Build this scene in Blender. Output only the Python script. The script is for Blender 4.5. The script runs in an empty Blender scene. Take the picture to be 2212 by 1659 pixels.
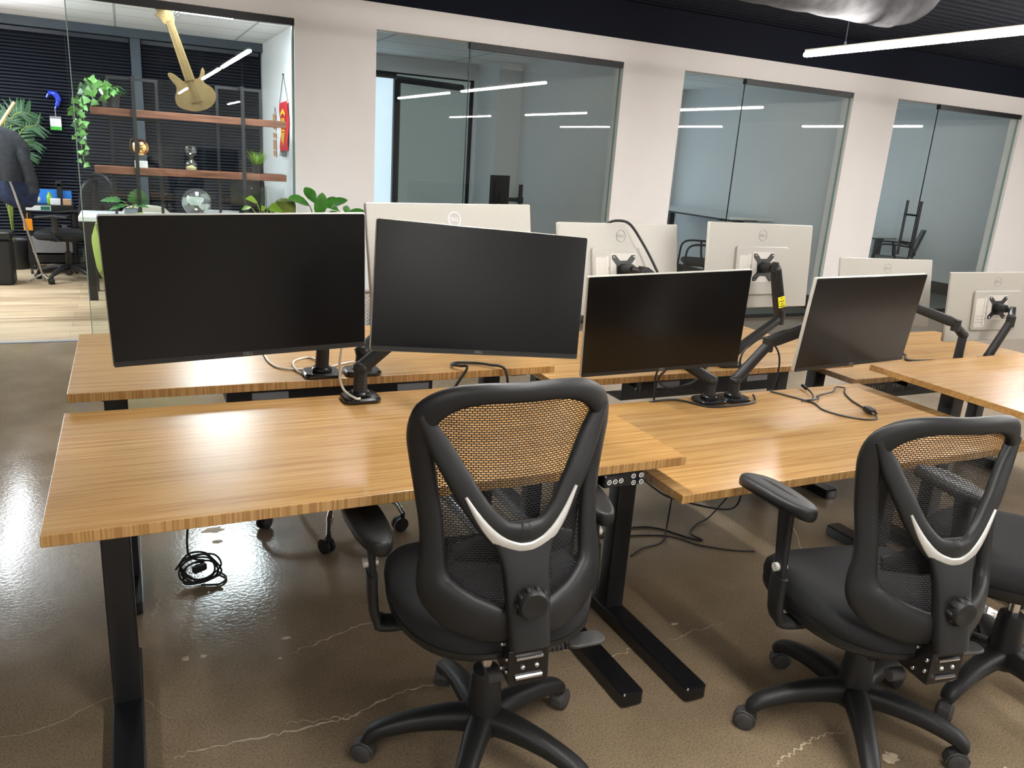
import bpy, bmesh, math, random
from math import sin, cos, pi, radians, sqrt
from mathutils import Vector, Matrix, Euler

random.seed(7)
C = bpy.context.scene.collection

# ---------------------------------------------------------------- camera, exposure, world
cam_d = bpy.data.cameras.new('camera')
cam_d.sensor_fit = 'HORIZONTAL'; cam_d.sensor_width = 36.0
cam_d.lens = 1707.098 / 2212 * 36.0
cam_d.clip_start = 0.02; cam_d.clip_end = 100
cam = bpy.data.objects.new('camera', cam_d); C.objects.link(cam)
def camera_matrix(yaw, pitch, roll, loc):
    f = Vector((sin(yaw)*cos(pitch), cos(yaw)*cos(pitch), sin(pitch)))
    r = Vector((cos(yaw), -sin(yaw), 0)); u = r.cross(f)
    r2 = cos(roll)*r + sin(roll)*u; u2 = -sin(roll)*r + cos(roll)*u
    m = Matrix((r2, u2, -f)).transposed().to_4x4(); m.translation = loc
    return m
cam.matrix_world = camera_matrix(0.459071902, -0.281818775, 0.0690165169, Vector((0, 0, 1.5)))
bpy.context.scene.camera = cam
vs = bpy.context.scene.view_settings
vs.view_transform = 'Standard'; vs.look = 'None'; vs.gamma = 1.0; vs.use_curve_mapping = False
vs.exposure = 0.78
w = bpy.data.worlds.new('world'); bpy.context.scene.world = w; w.use_nodes = True
w.node_tree.nodes['Background'].inputs[0].default_value = (.3, .45, .6, 1)
w.node_tree.nodes['Background'].inputs[1].default_value = 0.02
cy = bpy.context.scene.cycles
cy.max_bounces = 10; cy.transparent_max_bounces = 24; cy.glossy_bounces = 4; cy.diffuse_bounces = 5
cy.caustics_reflective = False; cy.caustics_refractive = False
cy.sample_clamp_indirect = 6.0
cy.use_denoising = True
LAMP_POWER = 112.0         # linear lamps of the open office
OFFICE_POWER = 19.0        # ceiling panels and added tubes of the lit office
DUSK = 1.1                 # evening daylight in the dark offices' windows

# ---------------------------------------------------------------- materials
def lin(r, g, b):
    f = lambda c: (c/255/12.92) if c/255 <= .04045 else ((c/255+.055)/1.055)**2.4
    return (f(r), f(g), f(b), 1)
def nodes(name):
    m = bpy.data.materials.new(name); m.use_nodes = True
    nt = m.node_tree; return m, nt, nt.nodes['Principled BSDF']
def N(nt, typ, **k):
    n = nt.nodes.new(typ)
    for a, v in k.items():
        if a.startswith('i_'): n.inputs[a[2:].replace('_', ' ')].default_value = v
        else: setattr(n, a, v)
    return n
def ramp(nt, fac, stops):
    r = nt.nodes.new('ShaderNodeValToRGB'); e = r.color_ramp.elements
    while len(e) < len(stops): e.new(.5)
    for el, (p, c) in zip(e, stops):
        el.position = p; el.color = c if len(c) == 4 else (*c, 1)
    nt.links.new(fac, r.inputs[0]); return r.outputs[0]
def coords(nt, scale=(1, 1, 1), kind='Object', rot=(0, 0, 0)):
    t = nt.nodes.new('ShaderNodeTexCoord'); m = nt.nodes.new('ShaderNodeMapping')
    m.inputs['Scale'].default_value = scale; m.inputs['Rotation'].default_value = rot
    nt.links.new(t.outputs[kind], m.inputs[0]); return m.outputs[0]
def mat(name, col, rough=.5, metal=0., var=.08, scale=30., bump=0., spec=.5, emit=0., rvar=0., coat=0.):
    m, nt, b = nodes(name)
    n = N(nt, 'ShaderNodeTexNoise'); n.inputs['Scale'].default_value = scale; n.inputs['Detail'].default_value = 4
    nt.links.new(coords(nt), n.inputs['Vector'])
    c = Vector(col[:3])
    o = ramp(nt, n.outputs['Fac'], [(.3, tuple(c*(1-var))), (.7, tuple(min(1, x) for x in c*(1+var)))])
    nt.links.new(o, b.inputs['Base Color'])
    b.inputs['Roughness'].default_value = rough; b.inputs['Metallic'].default_value = metal
    b.inputs['Specular IOR Level'].default_value = spec
    if coat: b.inputs['Coat Weight'].default_value = coat
    if rvar:
        mr = N(nt, 'ShaderNodeMapRange'); mr.inputs['To Min'].default_value = max(.02, rough-rvar); mr.inputs['To Max'].default_value = rough+rvar
        nt.links.new(n.outputs['Fac'], mr.inputs[0]); nt.links.new(mr.outputs[0], b.inputs['Roughness'])
    if bump:
        bp = N(nt, 'ShaderNodeBump'); bp.inputs['Strength'].default_value = bump; bp.inputs['Distance'].default_value = .002
        nt.links.new(n.outputs['Fac'], bp.inputs['Height']); nt.links.new(bp.outputs[0], b.inputs['Normal'])
    if emit:
        b.inputs['Emission Color'].default_value = (*col[:3], 1); b.inputs['Emission Strength'].default_value = emit
    return m
M = {}
M['wall'] = mat('white_wall_paint', lin(248, 243, 240), .6, var=.015, scale=3, bump=.05)
M['wall_cool'] = mat('office_wall_paint', lin(238, 239, 240), .6, var=.015, scale=3)
M['navy'] = mat('navy_paint', (.0020, .0040, .0130), .7, var=.1, scale=8, spec=.2)
M['dark_wall'] = mat('dark_grey_wall', (.30, .30, .30), .7, var=.1, scale=4)
M['black_metal'] = mat('black_powder_coat', (.010, .010, .011), .38, var=.15, scale=200, bump=.08)
M['black_gloss'] = mat('gloss_black_paint', (.008, .008, .009), .22, var=.1, scale=50)
M['black_plastic'] = mat('black_plastic', (.0135, .0135, .0135), .46, var=.12, scale=400, bump=.12, spec=.38)
M['grey_plastic'] = mat('dusty_grey_plastic', (.045, .043, .042), .6, var=.25, scale=60, bump=.1)
M['black_rubber'] = mat('black_cable_rubber', (.012, .012, .012), .45, var=.1, scale=60)
M['white_cable'] = mat('white_cable_rubber', (.62, .58, .52), .45, var=.05, scale=60)
M['fabric'] = mat('black_seat_fabric', (.012, .012, .013), .9, var=.3, scale=700, bump=.5)
M['silver'] = mat('silver_trim', (.62, .61, .57), .32, metal=.35, var=.04, scale=40)
M['chrome'] = mat('chrome', (.75, .75, .76), .12, metal=1, var=.04, scale=20)
M['white_plastic'] = mat('warm_white_monitor_plastic', lin(167, 164, 155), .45, metal=.15, var=.02, scale=200)
M['logo_grey'] = mat('grey_logo_ink', (.22, .21, .20), .4, var=.05)
M['logo_white'] = mat('white_logo_ink', (.85, .84, .80), .35, var=.03)
M['screen'] = mat('black_screen', (.0012, .0012, .0016), .25, var=.08, scale=6, spec=.38, rvar=.01)
M['yellow'] = mat('yellow_sticker', lin(235, 225, 40), .5, var=.05, scale=80)
M['ink'] = mat('black_ink', (.01, .01, .01), .6, var=.05)
M['galv'] = mat('galvanised_duct', (.035, .035, .038), .68, metal=.1, var=.5, scale=16, bump=1.0)
M['walnut'] = None
M['marble'] = mat('white_marble', (.75, .74, .72), .3, var=.1, scale=25)
M['gold'] = mat('brushed_gold', (.15, .098, .036), .45, metal=.6, var=.12, scale=14, bump=.15)
M['rose_gold'] = mat('polished_copper_gold', (.85, .5, .2), .12, metal=1, var=.05, scale=6)
M['leaf'] = mat('ivy_leaf', lin(98, 150, 70), .5, var=.35, scale=14)
M['leaf_dark'] = mat('dark_leaf', lin(52, 98, 48), .4, var=.35, scale=12)
M['leaf_lime'] = mat('lime_leaf', lin(130, 170, 50), .45, var=.25, scale=12)
M['leaf_fig'] = mat('fiddle_leaf', lin(66, 128, 44), .4, var=.35, scale=10)
M['palm'] = mat('palm_leaf', lin(46, 84, 50), .5, var=.3, scale=10)
M['moss'] = mat('moss_ball', lin(106, 118, 50), .9, var=.3, scale=120, bump=.8)
M['stem'] = mat('plant_stem', lin(120, 140, 60), .6, var=.2, scale=30)
M['pot_black'] = mat('black_pot', (.015, .015, .015), .5, var=.1)
M['pot_grey'] = mat('grey_ceramic_pot', lin(120, 126, 132), .4, var=.15, scale=20)
M['pot_white'] = mat('white_pot', (.7, .68, .64), .4, var=.03)
M['soil'] = mat('soil', (.03, .02, .012), .95, var=.5, scale=90, bump=.8)
M['sand'] = mat('pale_sand', lin(225, 205, 150), .9, var=.1, scale=300)
M['white_top'] = mat('white_table_laminate', lin(232, 234, 236), .35, var=.02)
M['red'] = mat('red_scarf_cloth', lin(196, 30, 42), .85, var=.15, scale=120, bump=.2)
M['flag_yellow'] = mat('yellow_embroidery', lin(240, 190, 40), .8, var=.1, scale=120)
M['charcoal_cloth'] = mat('charcoal_jacket_cloth', (.015, .017, .021), .9, var=.35, scale=25, bump=.6)
M['navy_cloth'] = mat('navy_jacket_cloth', (.022, .034, .085), .85, var=.3, scale=25, bump=.6)
M['pole_steel'] = mat('brushed_steel', (.45, .43, .40), .35, metal=.8, var=.1, scale=40)
M['pale_wood'] = mat('pale_wood', lin(205, 175, 130), .5, var=.15, scale=20)
M['orange'] = mat('orange_plastic', lin(240, 150, 20), .45, var=.05)
M['blue'] = mat('blue_glass', lin(28, 60, 190), .08, var=.2, scale=12, coat=.6)
M['blue_paper'] = mat('blue_paper', lin(30, 110, 190), .6, var=.08)
M['green'] = mat('green_paper', lin(70, 190, 70), .6, var=.05)
M['green_dark'] = mat('dark_green_label', lin(20, 110, 80), .6, var=.05)
M['paper'] = mat('white_paper', lin(228, 230, 232), .7, var=.03)
M['cardboard'] = mat('cardboard', lin(176, 140, 105), .8, var=.12, scale=40)
M['steel_sheet'] = mat('grey_sheet_steel', lin(150, 152, 158), .4, metal=.3, var=.05)
M['lime_cloth'] = mat('lime_upholstery', lin(150, 170, 70), .85, var=.1, scale=90, bump=.3)
M['cream_cloth'] = mat('cream_upholstery', lin(214, 208, 190), .85, var=.05, scale=90, bump=.2)
M['grey_cloth'] = mat('grey_upholstery', lin(120, 122, 122), .8, var=.1, scale=90)
M['clear_bag'] = None
M['carpet'] = mat('grey_office_carpet', lin(96, 98, 94), .95, var=.25, scale=120, bump=.4)
M['pine'] = mat('carved_light_wood', lin(190, 140, 105), .6, var=.2, scale=25)

def bamboo():
    m, nt, b = nodes('bamboo_laminate')
    a = N(nt, 'ShaderNodeTexNoise'); a.inputs['Scale'].default_value = 1; a.inputs['Detail'].default_value = 3
    nt.links.new(coords(nt, (1.6, 70, 70)), a.inputs['Vector'])
    a2 = N(nt, 'ShaderNodeTexNoise'); a2.inputs['Scale'].default_value = 1; a2.inputs['Detail'].default_value = 5
    nt.links.new(coords(nt, (9, 420, 420)), a2.inputs['Vector'])
    mx = N(nt, 'ShaderNodeMath', operation='MULTIPLY_ADD'); mx.inputs[1].default_value = .45
    nt.links.new(a2.outputs['Fac'], mx.inputs[0]); 
    sc = N(nt, 'ShaderNodeMath', operation='MULTIPLY'); sc.inputs[1].default_value = .55
    nt.links.new(a.outputs['Fac'], sc.inputs[0]); nt.links.new(sc.outputs[0], mx.inputs[2])
    top = ramp(nt, mx.outputs[0], [(.36, lin(145, 106, 57)), (.5, lin(166, 127, 75)), (.64, lin(180, 143, 92))])
    e = N(nt, 'ShaderNodeTexNoise'); e.inputs['Scale'].default_value = 1; e.inputs['Detail'].default_value = 0
    nt.links.new(coords(nt, (210, 4, 4)), e.inputs['Vector'])
    edge = ramp(nt, e.outputs['Fac'], [(.36, lin(150, 112, 64)), (.62, lin(178, 139, 88))])
    g = N(nt, 'ShaderNodeNewGeometry'); s = N(nt, 'ShaderNodeSeparateXYZ')
    nt.links.new(g.outputs['True Normal'], s.inputs[0])
    ab = N(nt, 'ShaderNodeMath', operation='ABSOLUTE'); nt.links.new(s.outputs['Y'], ab.inputs[0])
    gt = N(nt, 'ShaderNodeMath', operation='GREATER_THAN'); gt.inputs[1].default_value = .6; nt.links.new(ab.outputs[0], gt.inputs[0])
    mix = N(nt, 'ShaderNodeMix', data_type='RGBA')
    nt.links.new(gt.outputs[0], mix.inputs[0]); nt.links.new(top, mix.inputs[6]); nt.links.new(edge, mix.inputs[7])
    nt.links.new(mix.outputs[2], b.inputs['Base Color'])
    b.inputs['Roughness'].default_value = .27; b.inputs['Specular IOR Level'].default_value = .68
    bp = N(nt, 'ShaderNodeBump'); bp.inputs['Strength'].default_value = .06; bp.inputs['Distance'].default_value = .001
    nt.links.new(mx.outputs[0], bp.inputs['Height']); nt.links.new(bp.outputs[0], b.inputs['Normal'])
    return m
M['bamboo'] = bamboo()

def walnut():
    m, nt, b = nodes('walnut_shelf_wood')
    a = N(nt, 'ShaderNodeTexNoise'); a.inputs['Scale'].default_value = 1; a.inputs['Detail'].default_value = 5
    nt.links.new(coords(nt, (3, 40, 40)), a.inputs['Vector'])
    o = ramp(nt, a.outputs['Fac'], [(.3, lin(78, 46, 30)), (.5, lin(120, 74, 52)), (.72, lin(142, 92, 66))])
    nt.links.new(o, b.inputs['Base Color']); b.inputs['Roughness'].default_value = .5
    return m
M['walnut'] = walnut()

def concrete():
    m, nt, b = nodes('polished_brown_concrete')
    big = N(nt, 'ShaderNodeTexNoise'); big.inputs['Scale'].default_value = 1.6; big.inputs['Detail'].default_value = 6; big.inputs['Roughness'].default_value = .6
    nt.links.new(coords(nt), big.inputs['Vector'])
    fine = N(nt, 'ShaderNodeTexNoise'); fine.inputs['Scale'].default_value = 190; fine.inputs['Detail'].default_value = 2
    nt.links.new(coords(nt), fine.inputs['Vector'])
    c1 = ramp(nt, big.outputs['Fac'], [(.25, lin(116, 101, 82)), (.5, lin(138, 121, 98)), (.78, lin(158, 140, 115))])
    c2 = ramp(nt, fine.outputs['Fac'], [(.32, (.62, .61, .60)), (.52, (1, 1, 1)), (.68, (1.0, 1.0, 1.0)), (.76, (1.7, 1.65, 1.55))])
    mu = N(nt, 'ShaderNodeMix', data_type='RGBA', blend_type='MULTIPLY'); mu.inputs[0].default_value = 1
    nt.links.new(c1, mu.inputs[6]); nt.links.new(c2, mu.inputs[7])
    nt.links.new(mu.outputs[2], b.inputs['Base Color'])
    rr = N(nt, 'ShaderNodeMapRange'); rr.inputs['From Min'].default_value = .3; rr.inputs['From Max'].default_value = .7
    rr.inputs['To Min'].default_value = .08; rr.inputs['To Max'].default_value = .19
    nt.links.new(big.outputs['Fac'], rr.inputs[0]); nt.links.new(rr.outputs[0], b.inputs['Roughness'])
    b.inputs['Specular IOR Level'].default_value = .5
    bm2 = N(nt, 'ShaderNodeTexNoise'); bm2.inputs['Scale'].default_value = 75; bm2.inputs['Detail'].default_value = 2
    nt.links.new(coords(nt), bm2.inputs['Vector'])
    bp = N(nt, 'ShaderNodeBump'); bp.inputs['Strength'].default_value = .10; bp.inputs['Distance'].default_value = .004
    nt.links.new(bm2.outputs['Fac'], bp.inputs['Height']); nt.links.new(bp.outputs[0], b.inputs['Normal'])
    return m
M['concrete'] = concrete()
M['crack'] = mat('pale_crack_filler', lin(190, 174, 148), .6, var=.25, scale=60)

def planks():
    m, nt, b = nodes('light_oak_planks')
    br = N(nt, 'ShaderNodeTexBrick'); br.offset = .37; br.inputs['Scale'].default_value = 1
    br.inputs['Brick Width'].default_value = 1.2; br.inputs['Row Height'].default_value = .18; br.inputs['Mortar Size'].default_value = .0015
    br.inputs['Color1'].default_value = (.35, .35, .35, 1); br.inputs['Color2'].default_value = (.65, .65, .65, 1); br.inputs['Mortar'].default_value = (.1, .1, .1, 1)
    nt.links.new(coords(nt), br.inputs['Vector'])
    gr = N(nt, 'ShaderNodeTexNoise'); gr.inputs['Scale'].default_value = 1; gr.inputs['Detail'].default_value = 5
    nt.links.new(coords(nt, (1.5, 18, 1)), gr.inputs['Vector'])
    ad = N(nt, 'ShaderNodeMath', operation='MULTIPLY_ADD'); ad.inputs[1].default_value = .5
    nt.links.new(gr.outputs['Fac'], ad.inputs[0])
    h = N(nt, 'ShaderNodeMath', operation='MULTIPLY'); h.inputs[1].default_value = .5
    nt.links.new(br.outputs['Color'], h.inputs[0]); nt.links.new(h.outputs[0], ad.inputs[2])
    o = ramp(nt, ad.outputs[0], [(.22, lin(96, 78, 60)), (.4, lin(150, 128, 101)), (.5, lin(178, 157, 128)), (.62, lin(196, 178, 148))])
    nt.links.new(o, b.inputs['Base Color']); b.inputs['Roughness'].default_value = .4
    return m
M['planks'] = planks()

def ceiling_tiles():
    m, nt, b = nodes('white_ceiling_tiles')
    br = N(nt, 'ShaderNodeTexBrick'); br.offset = 0; br.inputs['Scale'].default_value = 1
    br.inputs['Brick Width'].default_value = 1.2; br.inputs['Row Height'].default_value = .6; br.inputs['Mortar Size'].default_value = .012
    br.inputs['Color1'].default_value = lin(240, 240, 240); br.inputs['Color2'].default_value = lin(242, 242, 241); br.inputs['Mortar'].default_value = lin(180, 181, 183)
    nt.links.new(coords(nt), br.inputs['Vector']); nt.links.new(br.outputs['Color'], b.inputs['Base Color'])
    b.inputs['Roughness'].default_value = .8
    return m
M['tiles'] = ceiling_tiles()

def mesh_fabric():
    m, nt, b = nodes('black_mesh_weave')
    t = nt.nodes.new('ShaderNodeTexCoord'); s = N(nt, 'ShaderNodeSeparateXYZ'); c = N(nt, 'ShaderNodeCombineXYZ')
    nt.links.new(t.outputs['Object'], s.inputs[0]); nt.links.new(s.outputs['X'], c.inputs['X']); nt.links.new(s.outputs['Z'], c.inputs['Y'])
    br = N(nt, 'ShaderNodeTexBrick'); br.offset = .5; br.inputs['Scale'].default_value = 1
    br.inputs['Brick Width'].default_value = .0100; br.inputs['Row Height'].default_value = .0052; br.inputs['Mortar Size'].default_value = .00105
    br.inputs['Mortar Smooth'].default_value = .05
    nt.links.new(c.outputs[0], br.inputs['Vector'])
    b.inputs['Base Color'].default_value = (.013, .013, .014, 1); b.inputs['Roughness'].default_value = .6
    tr = N(nt, 'ShaderNodeBsdfTransparent'); mx = N(nt, 'ShaderNodeMixShader')
    nt.links.new(br.outputs['Fac'], mx.inputs[0]); nt.links.new(tr.outputs[0], mx.inputs[1]); nt.links.new(b.outputs[0], mx.inputs[2])
    nt.links.new(mx.outputs[0], nt.nodes['Material Output'].inputs[0])
    return m
M['mesh'] = mesh_fabric()
def mesh_light():
    m = M['mesh'].copy(); m.name = 'pale_mesh_weave'
    b = m.node_tree.nodes['Principled BSDF']; b.inputs['Base Color'].default_value = (.6, .6, .58, 1)
    br = [n for n in m.node_tree.nodes if n.type == 'TEX_BRICK'][0]
    br.inputs['Brick Width'].default_value = .016; br.inputs['Row Height'].default_value = .008; br.inputs['Mortar Size'].default_value = .0024
    return m
M['mesh_light'] = mesh_light()

def thin_glass(name, tint, refl=1.0, rough=0.0, ior=1.5):
    m, nt, b = nodes(name); nt.nodes.remove(b)
    tr = N(nt, 'ShaderNodeBsdfTransparent'); tr.inputs[0].default_value = (*tint, 1)
    gl = N(nt, 'ShaderNodeBsdfGlossy'); gl.inputs['Roughness'].default_value = rough; gl.inputs[0].default_value = (refl, refl, refl, 1)
    fr = N(nt, 'ShaderNodeFresnel'); ge = N(nt, 'ShaderNodeNewGeometry'); ir = N(nt, 'ShaderNodeMapRange')
    ir.inputs['To Min'].default_value = ior; ir.inputs['To Max'].default_value = 1/ior
    nt.links.new(ge.outputs['Backfacing'], ir.inputs[0]); nt.links.new(ir.outputs[0], fr.inputs[0])
    n = N(nt, 'ShaderNodeTexNoise'); n.inputs['Scale'].default_value = .8; nt.links.new(coords(nt), n.inputs['Vector'])
    bp = N(nt, 'ShaderNodeBump'); bp.inputs['Strength'].default_value = .02; bp.inputs['Distance'].default_value = .01
    nt.links.new(n.outputs['Fac'], bp.inputs['Height']); nt.links.new(bp.outputs[0], gl.inputs['Normal'])
    mx = N(nt, 'ShaderNodeMixShader'); nt.links.new(fr.outputs[0], mx.inputs[0]); nt.links.new(tr.outputs[0], mx.inputs[1]); nt.links.new(gl.outputs[0], mx.inputs[2])
    nt.links.new(mx.outputs[0], nt.nodes['Material Output'].inputs[0])
    return m
M['glass'] = thin_glass('clear_partition_glass', (.93, .97, .965))
M['glass_edge'] = mat('green_glass_edge', lin(150, 172, 164), .2, var=.05)
M['glass_green'] = thin_glass('tinted_partition_glass', (.945, .968, .953))
M['glass_orn'] = thin_glass('ornament_glass', (.90, .94, .92), .95, .02, 2.1)
M['clear_bag'] = thin_glass('clear_plastic_bag', (.8, .82, .84), .9, .25)

def emit_mat(name, col, s):
    m, nt, b = nodes(name)
    b.inputs['Base Color'].default_value = (.8, .8, .8, 1)
    n = N(nt, 'ShaderNodeTexNoise'); n.inputs['Scale'].default_value = 40; nt.links.new(coords(nt), n.inputs['Vector'])
    o = ramp(nt, n.outputs['Fac'], [(.3, tuple(c*.99 for c in col)), (.7, col)])
    nt.links.new(o, b.inputs['Emission Color']); b.inputs['Emission Strength'].default_value = s
    return m
M['lamp'] = emit_mat('warm_white_lamp_diffuser', (1, .968, .93), LAMP_POWER)
M['panel'] = emit_mat('cool_white_panel_diffuser', (.88, .95, 1), OFFICE_POWER)
M['dusk'] = emit_mat('dusk_sky_through_window', (.36, .46, .54), DUSK)
M['shade'] = emit_mat('grey_green_roller_shade', (.36, .44, .43), .16)  # daylight coming through the cloth is put in as a faint emission
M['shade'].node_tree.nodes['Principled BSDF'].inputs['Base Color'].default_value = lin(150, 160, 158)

# ---------------------------------------------------------------- mesh kit
class MB:
    def __init__(s, X=None): s.v = []; s.f = []; s.mi = []; s.X = X or Matrix.Identity(4); s.cur = 0
    def add(s, vs, fs, X=None):
        T = s.X @ X if X is not None else s.X
        k = len(s.v); s.v += [T @ Vector(p) for p in vs]; s.f += [[i+k for i in f] for f in fs]; s.mi += [s.cur]*len(fs)
        return s
    def box(s, c, d, X=None):
        x, y, z = c; a, b, h = d[0]/2, d[1]/2, d[2]/2
        vs = [(x+i*a, y+j*b, z+k*h) for k in (-1, 1) for j in (-1, 1) for i in (-1, 1)]
        return s.add(vs, [(0, 2, 3, 1), (4, 5, 7, 6), (0, 1, 5, 4), (2, 6, 7, 3), (0, 4, 6, 2), (1, 3, 7, 5)], X)
    def bb(s, x0, x1, y0, y1, z0, z1): return s.box(((x0+x1)/2, (y0+y1)/2, (z0+z1)/2), (x1-x0, y1-y0, z1-z0))
    def rbox(s, c, d, r, X=None, n=4, axis='z'):
        # box with rounded vertical corners and softened rim
        a, b, h = d[0]/2, d[1]/2, d[2]/2; r = min(r, a*.99, b*.99); e = min(r*.4, h*.6)
        ring = []
        for cx, cy_, a0 in ((a-r, b-r, 0), (-a+r, b-r, 90), (-a+r, -b+r, 180), (a-r, -b+r, 270)):
            for k in range(n+1):
                t = radians(a0+90*k/n); ring.append((cx+r*cos(t), cy_+r*sin(t)))
        L = [(-h, e), (-h+e, 0), (h-e, 0), (h, e)]; vs = []; m = len(ring)
        for z, ins in L:
            for px, py in ring:
                vs.append((c[0]+px*(1-ins/a), c[1]+py*(1-ins/b), c[2]+z))
        fs = [[l*m+i, l*m+(i+1) % m, (l+1)*m+(i+1) % m, (l+1)*m+i] for l in range(3) for i in range(m)]
        fs += [list(range(m))[::-1], [3*m+i for i in range(m)]]
        return s.add(vs, fs, X)
    def lathe(s, prof, X=None, n=24, cap=True):
        vs = []; 
        for r, z in prof:
            for k in range(n): t = 2*pi*k/n; vs.append((r*cos(t), r*sin(t), z))
        fs = [[l*n+k, l*n+(k+1) % n, (l+1)*n+(k+1) % n, (l+1)*n+k] for l in range(len(prof)-1) for k in range(n)]
        if cap: fs += [list(range(n))[::-1], [(len(prof)-1)*n+k for k in range(n)]]
        return s.add(vs, fs, X)
    def cyl(s, a, b, r, r2=None, n=16):
        a = Vector(a); b = Vector(b); d = b-a; q = d.to_track_quat('Z', 'Y').to_matrix().to_4x4(); q.translation = a
        L = d.length; r2 = r if r2 is None else r2
        return s.lathe([(r, 0), (r2, L)], q, n)
    def ball(s, c, r, n=20, sc=(1, 1, 1), rows=12):
        prof = [(max(1e-4, r*sin(pi*i/rows)), -r*cos(pi*i/rows)) for i in range(rows+1)]
        return s.lathe(prof, Matrix.Translation(c) @ Matrix.Diagonal((*sc, 1)), n)
    def sweep(s, pts, w, t, nrm=(0, -1, 0), closed=False, n=12, p=2.0, X=None):
        # ribbon/bar swept along pts; w half width across, t half thickness along nrm
        P = [Vector(q) for q in pts]; m = len(P); vs = []
        W = w if isinstance(w, (list, tuple)) else [w]*m; T = t if isinstance(t, (list, tuple)) else [t]*m
        for i, q in enumerate(P):
            if closed: tg = P[(i+1) % m]-P[i-1]
            else: tg = P[min(i+1, m-1)]-P[max(i-1, 0)]
            tg.normalize(); nn = nrm[i] if isinstance(nrm, list) else nrm
            nn = Vector(nn); nn = (nn-tg*nn.dot(tg)); nn.normalize(); sd = tg.cross(nn)
            for k in range(n):
                a = 2*pi*k/n; ca, sa = cos(a), sin(a)
                ca = math.copysign(abs(ca)**(2/p), ca); sa = math.copysign(abs(sa)**(2/p), sa)
                vs.append(q+sd*W[i]*ca+nn*T[i]*sa)
        R = m if closed else m-1
        fs = [[i*n+k, i*n+(k+1) % n, ((i+1) % m)*n+(k+1) % n, ((i+1) % m)*n+k] for i in range(R) for k in range(n)]
        if not closed: fs += [list(range(n))[::-1], [(m-1)*n+k for k in range(n)]]
        return s.add(vs, fs, X)
    def tube(s, pts, r, n=8, smooth=6, closed=False):
        P = crom(pts, smooth, closed) if smooth else [Vector(q) for q in pts]
        m = len(P); R = r if isinstance(r, list) else [r]*m
        if len(R) != m: R = [R[min(len(R)-1, int(i*len(R)/m))] for i in range(m)]
        up = Vector((0, 0, 1)); vs = []; prev = None
        for i, q in enumerate(P):
            tg = (P[(i+1) % m]-P[i-1]) if closed else (P[min(i+1, m-1)]-P[max(i-1, 0)])
            if tg.length < 1e-9: tg = Vector((0, 0, 1))
            tg.normalize()
            if prev is None: prev = tg.orthogonal()
            prev = prev-tg*prev.dot(tg); prev.normalize(); sd = tg.cross(prev)
            for k in range(n): a = 2*pi*k/n; vs.append(q+prev*R[i]*cos(a)+sd*R[i]*sin(a))
        L = m if closed else m-1
        fs = [[i*n+k, i*n+(k+1) % n, ((i+1) % m)*n+(k+1) % n, ((i+1) % m)*n+k] for i in range(L) for k in range(n)]
        if not closed: fs += [list(range(n))[::-1], [(m-1)*n+k for k in range(n)]]
        return s.add(vs, fs)
    def prism(s, out, h, X=None):
        # outline in local XZ extruded along Y by h (centred)
        m = len(out); vs = [(x, -h/2, z) for x, z in out]+[(x, h/2, z) for x, z in out]
        fs = [list(range(m)), [m+i for i in range(m)][::-1]]+[[i, i+m, (i+1) % m+m, (i+1) % m] for i in range(m)]
        return s.add(vs, fs, X)
    def leaf(s, base, d, up, L, W, shape, bend=.3, fold=.15, th=.0012):
        d = Vector(d).normalized(); up = Vector(up); up = (up-d*up.dot(d)).normalized(); sd = d.cross(up)
        vs = []; m = len(shape)
        for i, (t, wd) in enumerate(shape):
            c = Vector(base)+d*L*t-up*bend*L*t*t
            for k in (-1, 0, 1): vs.append(c+sd*W*wd*k+up*fold*W*wd*abs(k))
        fs = []
        for i in range(m-1):
            for k in range(2): a = i*3+k; fs.append([a, a+1, a+4, a+3])
        return s.add(vs, fs)
    def build(s, name, m, parent=None, smooth=35, bevel=0., loc=None, recalc=True):
        me = bpy.data.meshes.new(name); me.from_pydata([tuple(v) for v in s.v], [], s.f)
        ms = m if isinstance(m, (list, tuple)) else [m]
        for k in ms: me.materials.append(k)
        if len(ms) > 1: me.polygons.foreach_set('material_index', s.mi)
        if recalc:
            b = bmesh.new(); b.from_mesh(me); bmesh.ops.recalc_face_normals(b, faces=b.faces); b.to_mesh(me); b.free()
        if smooth:
            me.polygons.foreach_set('use_smooth', [True]*len(me.polygons)); me.set_sharp_from_angle(angle=radians(smooth))
        o = bpy.data.objects.new(name, me); C.objects.link(o)
        if parent is not None: o.parent = parent
        if loc is not None: o.location = loc
        if bevel:
            bv = o.modifiers.new('bevel', 'BEVEL'); bv.width = bevel; bv.segments = 2; bv.limit_method = 'ANGLE'; bv.angle_limit = radians(40)
        return o
def crom(pts, k=6, closed=False):
    P = [Vector(p) for p in pts]; m = len(P); out = []
    for i in range(m if closed else m-1):
        p0 = P[i-1] if (closed or i > 0) else P[0]*2-P[1]
        p1 = P[i]; p2 = P[(i+1) % m]; p3 = P[(i+2) % m] if (closed or i+2 < m) else P[-1]*2-P[-2]
        for j in range(k):
            t = j/k
            out.append(.5*((2*p1)+(p2-p0)*t+(2*p0-5*p1+4*p2-p3)*t*t+(3*p1-p0-3*p2+p3)*t**3))
    if not closed: out.append(P[-1])
    return out
def lerp_list(vals, m):
    o = []
    for i in range(m):
        t = i/(m-1)*(len(vals)-1); k = min(int(t), len(vals)-2); o.append(vals[k]+(vals[k+1]-vals[k])*(t-k))
    return o
def tag(o, label, cat, group=None):
    o['label'] = label; o['category'] = cat
    if group: o['group'] = group
    return o
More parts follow.
